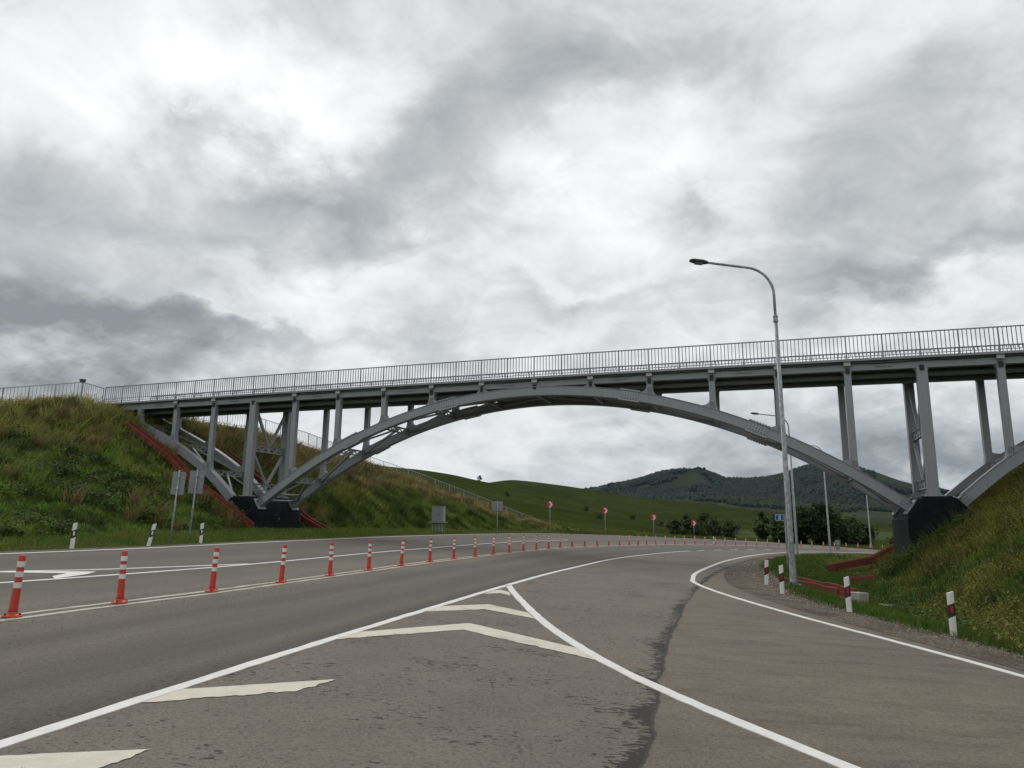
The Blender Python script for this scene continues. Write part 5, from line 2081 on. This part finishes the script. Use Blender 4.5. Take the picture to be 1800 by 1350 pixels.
# broad leaves low on the slope
cn = 2200
cx_, cy_ = scatter(cn, 8.5, 24, 9, 34)
cs, cw = SW(cx_, cy_)
kc = (cs > 32.4) & (cs < 38.5) & clear_of_things(cx_, cy_)
cx_, cy_ = cx_[kc], cy_[kc]; cz_ = ground(cx_, cy_)
kc = in_view(cx_, cy_, cz_); cx_, cy_, cz_ = cx_[kc], cy_[kc], cz_[kc]
m = 40
rad = rng.uniform(0.12, 0.34, len(cx_)); hh = rng.uniform(0.16, 0.46, len(cx_))
a = rng.random((len(cx_), m)) * 2 * math.pi; q = np.sqrt(rng.random((len(cx_), m)))
lx = (cx_[:, None] + np.cos(a) * q * rad[:, None]).ravel(); ly = (cy_[:, None] + np.sin(a) * q * rad[:, None]).ravel()
lz = (cz_[:, None] + hh[:, None] * (1 - q ** 2 * 0.8) * rng.uniform(0.35, 1.0, q.shape)).ravel()
base = mixc(np.tile(C_DARK * 1.3, (len(cx_), 1)), C_GREEN * 0.85, rng.random(len(cx_)))
lt = np.repeat(base, m, axis=0) * rng.uniform(0.6, 1.5, len(lx))[:, None]
parts.append(leaves(lx, ly, lz, rng.uniform(0.05, 0.11, len(lx)), lt, 0.45))
# tall pale weeds leaning on the right pier
wn_ = 900
ws_ = rng.uniform(33.6, 37.0, wn_); ww_ = rng.uniform(-2.2, -0.7, wn_)
wx_ = P0[0] + BD[0] * ws_ + BN[0] * ww_; wy_ = P0[1] + BD[1] * ws_ + BN[1] * ww_
wt_ = mixc(np.tile(C_LIME * 0.7, (wn_, 1)), C_GREEN * 0.8, rng.random(wn_)) * rng.uniform(0.6, 1.3, wn_)[:, None]
parts.append(blades(wx_, wy_, ground(wx_, wy_), rng.uniform(0.4, 1.15, wn_), np.full(wn_, 0.03), wt_, wt_ * 1.3, 0.5))
lx = np.repeat(wx_, 5) + rng.normal(0, 0.12, wn_ * 5); ly = np.repeat(wy_, 5) + rng.normal(0, 0.12, wn_ * 5)
lz = np.repeat(ground(wx_, wy_), 5) + rng.uniform(0.1, 0.8, wn_ * 5)
parts.append(leaves(lx, ly, lz, rng.uniform(0.05, 0.12, wn_ * 5), np.repeat(wt_, 5, axis=0), 0.4))
# tiny white flowers
fx, fy = scatter(420, 8, 20, 10, 30)
cs, cw = SW(fx, fy); kf = (cs > 33.0) & (cs < 36.5) & (fbm(fx * 0.8, fy * 0.8, 3) > 0.5)
fx, fy = fx[kf], fy[kf]; fz = ground(fx, fy)
m = 5
wx = np.repeat(fx, m) + rng.normal(0, 0.05, len(fx) * m); wy = np.repeat(fy, m) + rng.normal(0, 0.05, len(fx) * m); wz = np.repeat(fz + 0.36, m) + rng.normal(0, 0.05, len(fx) * m)
parts.append(leaves(wx, wy, wz, rng.uniform(0.015, 0.035, len(wx)), np.tile(np.array((0.42, 0.42, 0.36)), (len(wx), 1)), 0.8))
V, F_, T = merge(parts)
tag(big_mesh('slope_grass', V, F_, 'foliage', T), 'grass and yellow seeding herbs covering the right embankment and verge', 'grass', kind='stuff')

# --- loose stones
def stones(name, label, x, y, size):
    n = len(x)
    z = ground(x, y) + 0.02
    o = np.array([(1, 0, 0), (-1, 0, 0), (0, 1, 0), (0, -1, 0), (0, 0, 0.7), (0, 0, -0.7)], float)
    V = o[None] * rng.uniform(0.6, 1.3, (n, 6, 1)) * size[:, None, None]
    a = rng.random(n) * 6.28
    c, s = np.cos(a)[:, None], np.sin(a)[:, None]
    V = np.stack([V[:, :, 0] * c - V[:, :, 1] * s + x[:, None], V[:, :, 0] * s + V[:, :, 1] * c + y[:, None], V[:, :, 2] + z[:, None]], 2)
    b = (np.arange(n) * 6)[:, None]
    F_ = np.concatenate([b + f for f in ([0, 2, 4], [2, 1, 4], [1, 3, 4], [3, 0, 4], [2, 0, 5], [1, 2, 5], [3, 1, 5], [0, 3, 5])], 1).reshape(-1, 3)
    g = rng.random(n)
    T = np.repeat(mixc(np.tile(np.array((0.07, 0.058, 0.045)), (n, 1)), np.array((0.36, 0.32, 0.265)), g ** 1.5), 6, axis=0)
    return tag(big_mesh(name, V.reshape(-1, 3), F_, 'gravel_stone', T), label, 'gravel', kind='stuff')


n = 60000
x, y = scatter(n, 6.6, 13, 8, 38)
dr, _ = poly_dist(asph_r, x, y)
k = ~inside(road_poly, x, y) & (x > np.interp(y, asph_r[:, 1], asph_r[:, 0])) & (dr < gravel_width(y) * 1.15) & (rng.random(n) < np.clip(14 / np.hypot(x, y), 0.2, 1) * sstep(0.0, 0.35, dr))
x, y = x[k], y[k]
stones('loose_gravel', 'loose gravel on the shoulder below the right marker posts', x, y, np.maximum(0.011, np.hypot(x, y) * 0.0009) * rng.uniform(0.5, 1.5, len(x)))
# grit along the centre line and the left edge, pebbles on the lane
n = 2600
ci = rng.integers(10, 130, n)
off = rng.normal(0.55, 0.5, n)
pts = offset(centre, 0.0)[ci] + np.stack([rng.normal(0, 0.3, n), rng.normal(0, 0.3, n)], 1)
tdir = np.gradient(centre[:, :2], axis=0)[ci]; tdir /= np.linalg.norm(tdir, axis=1)[:, None]
pts = pts + np.stack([tdir[:, 1], -tdir[:, 0]], 1) * off[:, None]


def grit(name, label, pts, size):
    n = len(pts)
    o = np.array([(1, 0, 0), (-0.6, 0.8, 0), (-0.6, -0.8, 0), (0, 0, 0.9)], float)
    V = o[None] * rng.uniform(0.6, 1.4, (n, 4, 1)) * size[:, None, None]
    a = rng.random(n) * 6.28; c, s = np.cos(a)[:, None], np.sin(a)[:, None]
    zz = -SL * pts[:, 0] + LY * pts[:, 1] + 0.008
    V = np.stack([V[:, :, 0] * c - V[:, :, 1] * s + pts[:, 0:1], V[:, :, 0] * s + V[:, :, 1] * c + pts[:, 1:2], V[:, :, 2] + zz[:, None]], 2)
    b = (np.arange(n) * 4)[:, None]
    F_ = np.concatenate([b + [0, 1, 3], b + [1, 2, 3], b + [2, 0, 3]], 1).reshape(-1, 3)
    T = np.repeat(mixc(np.tile(np.array((0.03, 0.027, 0.023)), (n, 1)), np.array((0.20, 0.175, 0.14)), rng.random(n) ** 2), 4, axis=0)
    return tag(big_mesh(name, V.reshape(-1, 3), F_, 'gravel_stone', T), label, 'gravel', kind='stuff')


grit('road_grit', 'fine grit and crumbs swept along the centre line', pts, rng.uniform(0.004, 0.013, n))
# ------------------------------------------------------------------ trees and shrubs


def tree(name, label, loc, h, crown_r, n, col, leaf, group=None, seed=0, trunk_frac=0.25, shape=1.0, cat='tree'):
    r_ = np.random.default_rng(seed)
    e = empty(name, loc)
    tag(e, label, cat, group)
    tr = MB()
    top = h * 0.78
    lean = r_.normal(0, 0.03, 2) * h
    path = [(lean[0] * t ** 2, lean[1] * t ** 2, -0.3 + (top + 0.3) * t) for t in np.linspace(0, 1, 6)]
    r0 = h * 0.022
    tr.tube(path, [r0 * (1 - 0.8 * t) for t in np.linspace(0, 1, 6)], 7)
    tips = []
    nb = max(7, int(n / 130))
    for i in range(nb):
        f = trunk_frac + (1 - trunk_frac) * (i + r_.random()) / nb
        zc = f * h
        # crown profile: widest about 45 % up
        pr = crown_r * max(0.12, math.sin(math.pi * min(1, (f - trunk_frac * 0.6) / (1.06 - trunk_frac * 0.6))) ** 0.75) * r_.uniform(0.6, 1.1) * shape
        a = i * 2.4 + r_.normal(0, 0.5)
        z0 = max(0.1, min(top, zc - pr * 0.6))
        tip = (math.cos(a) * pr * 0.8 + lean[0] * f, math.sin(a) * pr * 0.8 + lean[1] * f, zc)
        tr.tube([(lean[0] * f * f, lean[1] * f * f, z0), (tip[0] * 0.55, tip[1] * 0.55, (z0 + zc) / 2 + 0.05 * h), tip], [r0 * 0.42, r0 * 0.26, r0 * 0.08], 5, False)
        tips.append((tip, pr))
    tr.build('trunk', 'bark', e)
    xs, ys, zs, ti = [], [], [], []
    per = n // nb
    for (tip, pr) in tips:
        sg = max(0.16 * crown_r, 0.36 * pr)
        q = r_.normal(0, 1, (per, 3)) * np.array([sg, sg, sg * 0.75]) + np.array(tip) * np.array([0.92, 0.92, 1])
        xs.append(q[:, 0]); ys.append(q[:, 1]); zs.append(np.maximum(q[:, 2], 0.12 * h * trunk_frac))
        ti.append(np.tile(np.array(col) * r_.uniform(0.65, 1.35), (per, 1)) * r_.uniform(0.7, 1.3, (per, 1)))
    xs, ys, zs, ti = (np.concatenate(q) for q in (xs, ys, zs, ti))
    V, F_, T = leaves(xs, ys, zs, r_.uniform(0.6, 1.35, len(xs)) * leaf, ti, 0.25)
    big_mesh('crown', V, F_, 'foliage', T, e)
    return e


def at(u, D):
    """ground point at distance D ahead on the bearing of image column u"""
    return (u - 900) / 1250 * D * 1.02, D * 1.0


TREES = [
    ('slender pale tree at the left end of the dark roadside clump', 1328, 112, 6.6, 1.5, 900, (0.085, 0.119, 0.041)),
    ('rounded dark tree left of the nearest lamp post', 1358, 108, 6.2, 2.2, 1500, (0.058, 0.088, 0.027)),
    ('broad dark tree directly behind the nearest lamp post', 1385, 110, 7.6, 3.0, 2200, (0.044, 0.071, 0.022)),
    ('tallest dark tree right of the second lamp post', 1425, 108, 8.6, 3.3, 2600, (0.041, 0.065, 0.022)),
    ('dark tree between the second and third lamp posts', 1450, 112, 6.6, 2.6, 1700, (0.048, 0.075, 0.024)),
    ('pale open tree behind the small double sign', 1474, 116, 6.8, 2.2, 1400, (0.078, 0.105, 0.044)),
    ('low rounded tree at the right end of the roadside clump', 1496, 118, 5.2, 2.0, 1100, (0.061, 0.092, 0.032)),
]
for i, (lab, u, D, h, cr_, n, col) in enumerate(TREES):
    x, y = at(u, D)
    tree('roadside_tree', lab, (x, y, G(x, y)), h * 0.66, cr_ * 0.80, int(n * 1.9), col, 0.46, 'roadside trees under the arch', 100 + i, 0.10)
BUSH = [
    ('leftmost low bush of the row behind the far posts', 1176, 118, 2.8, 1.5, 500),
    ('bush just left of the fourth chevron sign', 1196, 122, 3.4, 1.6, 520),
    ('tall bush right behind the fourth chevron sign', 1222, 120, 4.0, 2.1, 700),
    ('rounded bush right of the fourth chevron sign', 1246, 124, 3.2, 1.9, 600),
    ('rightmost bush of the row behind the far posts', 1272, 120, 3.0, 1.8, 560),
    ('bush at the right end beside the black right pier', 1560, 84, 2.2, 1.2, 420),
]
for i, (lab, u, D, h, cr_, n) in enumerate(BUSH):
    x, y = at(u, D)
    tree('bush', lab, (x, y, G(x, y) - 0.1), h, cr_, int(n * 1.8), (0.046, 0.068, 0.022), 0.40, 'roadside bushes', 200 + i, 0.02, cat='bush')

# ------------------------------------------------------------------ hills and mountains


def ray_az(u, v):
    d = CR @ np.array([(u - 900) / 1250, -(v - 675) / 1250, -1.0])
    return math.atan2(d[0], d[1]), d[2] / math.hypot(d[0], d[1])


def ridge(name, label, crest, r0, r1, r2, mat, z0=-3.0, na=220, nr=34, rough=0.0, rs=0.01, power=1.0, cat='hill'):
    """hill whose skyline runs through the given bearings and elevations at distance r1"""
    A = np.array([ray_az(u, v) for u, v in crest])
    az = np.linspace(A[0, 0], A[-1, 0], na)
    # smooth interpolation of the skyline
    tz = np.interp(az, A[:, 0], A[:, 1])
    ker = np.ones(5) / 5
    tz = np.convolve(np.pad(tz, 2, 'edge'), ker, 'valid')
    tr_ = np.concatenate([np.linspace(0, 1, nr), 1 + np.linspace(0.08, 1, 8)])
    rows = []
    for t in tr_:
        if t <= 1:
            r = r0 + (r1 - r0) * t
            pz = np.sin(t * math.pi / 2) ** (power * 1.1) if power != 1.0 else t * (1.0 + 0.0 * t)
            zz = z0 + (EYE + tz * r1 - z0) * pz
        else:
            r = r1 + (r2 - r1) * (t - 1)
            zz = z0 + (EYE + tz * r1 - z0) * (1 - (t - 1) ** 1.5)
        x = np.sin(az) * r; y = np.cos(az) * r
        nz = (fbm(x * rs, y * rs, 5) - 0.5) * rough * math.sin(min(t, 1) * math.pi) if rough else 0
        zz = zz + nz
        rows.append(np.stack([x, y, zz], 1))
    rows = np.array(rows)
    m_, n_ = rows.shape[:2]
    ii = np.arange(m_ * n_).reshape(m_, n_)
    qd = np.stack([ii[:-1, :-1], ii[:-1, 1:], ii[1:, 1:], ii[1:, :-1]], -1).reshape(-1, 4)
    o = big_mesh(name, rows.reshape(-1, 3), qd, mat)
    o.data.polygons.foreach_set('use_smooth', [True] * len(o.data.polygons))
    tag(o, label, cat, kind='structure')
    return rows


H1 = [(-900, 900), (0, 850), (350, 815), (560, 812), (640, 815), (700, 822), (743, 826), (800, 835), (840, 845), (870, 850), (933, 863), (1000, 878), (1083, 893), (1133, 905), (1200, 918), (1267, 929), (1360, 938), (1500, 946)]
H2 = [(600, 905), (760, 868), (820, 855), (867, 847), (900, 843), (940, 847), (1000, 855), (1050, 863), (1100, 872), (1150, 878), (1200, 881), (1267, 889), (1360, 900), (1500, 913), (1567, 919), (1700, 930), (2100, 950)]
MT = [(860, 905), (960, 885), (1050, 864), (1065, 860), (1110, 853), (1140, 846), (1163, 839.5), (1201, 836.5), (1222, 832.5), (1232, 832), (1246, 841), (1277, 852), (1314, 853), (1340, 849.6), (1372, 843), (1402, 833), (1428, 827), (1448, 824.5), (1490, 826), (1536, 833), (1571, 845), (1601, 853), (1660, 869), (1720, 880), (1800, 890), (2000, 905), (2400, 915)]
MF = [(1000, 905), (1100, 884), (1200, 872), (1300, 876), (1400, 884), (1480, 886), (1560, 894), (1650, 900), (1800, 905), (2200, 915)]
h1 = ridge('hill', 'smooth green hillside falling to the right behind the stair fence', H1, 108, 430, 700, 'hill_grass', -2.4, rough=3.0, rs=0.02)
h2 = ridge('hill', 'second green hill with a rounded top behind the first hillside', H2, 420, 760, 1300, 'hill_grass', -3, rough=5.0, rs=0.01)
mf = ridge('hill', 'grassy foothill below the wooded mountain', MF, 950, 1700, 2100, 'mountain_slope', -4, rough=26, rs=0.004)
mt = ridge('mountain', 'wooded mountain ridge with a bare peak on the skyline', MT, 1350, 2600, 3600, 'mountain_slope', -5, na=420, nr=44, rough=70, rs=0.0022, power=0.9, cat='mountain')


def surf(rows, n, lo, hi, seed):
    r_ = np.random.default_rng(seed)
    m_, n_ = rows.shape[:2]
    i = r_.uniform(lo, hi, n); j = r_.uniform(0, n_ - 1.001, n)
    i0 = i.astype(int); j0 = j.astype(int)
    fi = (i - i0)[:, None]; fj = (j - j0)[:, None]
    p = rows[i0, j0] * (1 - fi) * (1 - fj) + rows[i0 + 1, j0] * fi * (1 - fj) + rows[i0, j0 + 1] * (1 - fi) * fj + rows[i0 + 1, j0 + 1] * fi * fj
    return p, r_


def forest(name, label, pts, hgt, r_, dark, light):
    n = len(pts)
    k = 6
    a = np.linspace(0, 2 * math.pi, k, endpoint=False)
    V = np.zeros((n, 2 * k + 1, 3))
    rad = hgt * r_.uniform(0.26, 0.46, n)
    for j in range(k):
        jr = r_.uniform(0.75, 1.25, n)
        V[:, j] = np.stack([np.cos(a[j]) * rad * 0.8 * jr, np.sin(a[j]) * rad * 0.8 * jr, hgt * 0.05], 1)
        jr = r_.uniform(0.75, 1.25, n)
        V[:, k + j] = np.stack([np.cos(a[j] + 0.4) * rad * jr, np.sin(a[j] + 0.4) * rad * jr, hgt * r_.uniform(0.42, 0.62, n)], 1)
    V[:, 2 * k, 2] = hgt
    V += pts[:, None, :] - np.array([0, 0, 0.6])
    b = (np.arange(n) * (2 * k + 1))[:, None]
    fs = []
    for j in range(k):
        j2 = (j + 1) % k
        fs += [b + [j, j2, k + j2], b + [j, k + j2, k + j], b + [k + j, k + j2, 2 * k]]
    F_ = np.concatenate(fs, 1).reshape(-1, 3)
    T = np.repeat(mixc(np.tile(np.array(dark), (n, 1)), np.array(light), r_.random(n)), 2 * k + 1, axis=0)
    return tag(big_mesh(name, V.reshape(-1, 3), F_, 'foliage', T), label, 'forest', kind='stuff')


p, r_ = surf(mt, 60000, 3, 43.5, 5)
az = np.arctan2(p[:, 0], p[:, 1])
dens = fbm(p[:, 0] * 0.0035 + 9, p[:, 1] * 0.0035 + 2, 5)
uu = 900 + 1250 * np.tan(az)
bare = np.exp(-((uu - 1215) / 38) ** 2) * 0.22 + np.exp(-((uu - 1580) / 70) ** 2) * 0.14
k = (dens - bare > 0.37) & in_view(p[:, 0], p[:, 1], p[:, 2], 60)
p = p[k]
hgt = r_.uniform(7, 15, len(p))
forest('forest', 'dark mixed forest covering the mountain slopes', p, hgt, r_, (0.013, 0.022, 0.012), (0.030, 0.041, 0.022))
p, r_ = surf(mf, 9000, 3, 33, 6)
dens = fbm(p[:, 0] * 0.006 + 4, p[:, 1] * 0.006 + 8, 5)
k = (dens > 0.53) & in_view(p[:, 0], p[:, 1], p[:, 2], 60)
p = p[k]
forest('forest', 'scattered woods on the foothill below the mountain', p, r_.uniform(5, 11, len(p)), r_, (0.020, 0.032, 0.014), (0.044, 0.058, 0.026))

# lone tree on the skyline and shrubs on the hillside
def on_ridge(rows, u, t):
    az0 = ray_az(u, 850)[0]
    n_ = rows.shape[1]
    azs = np.arctan2(rows[0, :, 0], rows[0, :, 1])
    j = int(np.argmin(np.abs(azs - az0)))
    i = int(round(t * 33))
    return tuple(rows[i, j])


q = on_ridge(h1, 846, 0.99)
tree('hill_tree', 'lone dark tree on the skyline of the green hill', (q[0], q[1], q[2] - 0.4), 3.6, 1.5, 420, (0.022, 0.032, 0.013), 0.6, None, 401, 0.02)
for i, (u, t, h_, lab) in enumerate([(1030, 0.62, 2.2, 'dark shrub on the open hillside left of the second chevron sign'), (1052, 0.36, 2.0, 'low dark shrub on the hillside just behind the second chevron sign'),
                                     (893, 0.62, 1.6, 'small shrub on the hillside above the single square sign'), (1110, 0.5, 1.7, 'shrub on the hillside between the second and third chevron signs'),
                                     (1285, 0.55, 2.4, 'shrub on the hillside above the right end of the bush row'), (1160, 0.42, 1.6, 'low shrub on the hillside just above the third chevron sign')]):
    q = on_ridge(h1, u, t)
    tree('hill_shrub', lab, (q[0], q[1], q[2] - 0.2), h_, h_ * 0.75, 220, (0.024, 0.036, 0.014), 0.45, 'shrubs on the hillside', 420 + i, 0.02, cat='shrub')

# rough grass tussocks that break up the near hillside and field edge
n = 90000
x, y = scatter(n, -10, 90, 84, 175)
k = ~inside(road_poly, x, y) & ~lpoly_in(x, y)
x, y = x[k], y[k]
# height of the field or of the hillside, whichever is on top
zg = ground(x, y)
azs = np.arctan2(h1[0, :, 0], h1[0, :, 1])
az = np.arctan2(x, y); rr_ = np.hypot(x, y)
fj = np.interp(az, azs, np.arange(len(azs)))
fi = np.clip((rr_ - 108) / (430 - 108) * 33, 0, 33)
i0 = fi.astype(int); j0 = np.clip(fj.astype(int), 0, len(azs) - 2)
i0 = np.clip(i0, 0, 40)
a_ = (fi - i0); b_ = (fj - j0)
zh = h1[i0, j0, 2] * (1 - a_) * (1 - b_) + h1[i0 + 1, j0, 2] * a_ * (1 - b_) + h1[i0, j0 + 1, 2] * (1 - a_) * b_ + h1[i0 + 1, j0 + 1, 2] * a_ * b_
z = np.where(rr_ > 108, np.maximum(zg, zh), zg)
k = in_view(x, y, z, 40); x, y, z = x[k], y[k], z[k]
p1 = fbm(x * 0.1, y * 0.1, 4)
tint = mixc(np.tile(C_GREEN * 0.75, (len(x), 1)), C_LIME * 0.7, np.clip(p1 * 1.4 - 0.2, 0, 1)) * rng.uniform(0.7, 1.25, len(x))[:, None]
V, F_, T = blades(x, y, z, rng.uniform(0.15, 0.5, len(x)), np.full(len(x), 0.16), tint, tint * 1.15, 0.6)
tag(big_mesh('field_grass', V, F_, 'foliage', T), 'rough field grass at the foot of the green hill', 'grass', kind='stuff')

# ------------------------------------------------------------------ thin blue air between here and the mountains
hz = MB().box(-13000, 13000, -3000, 13000, -90, 420).mesh('haze')
hm = bpy.data.materials.new('haze')
hm.use_nodes = True
hm.node_tree.nodes.clear()
ho_ = NN(hm.node_tree, 'ShaderNodeOutputMaterial')
hv = NN(hm.node_tree, 'ShaderNodeVolumePrincipled')
hv.inputs['Color'].default_value = (0.34, 0.64, 1.0, 1)
hv.inputs['Density'].default_value = 0.000021
hm.node_tree.links.new(hv.outputs[0], ho_.inputs['Volume'])
hzo = put('haze', hz, hm)
tag(hzo, 'thin bluish air fading the distant mountains', 'haze', kind='stuff')
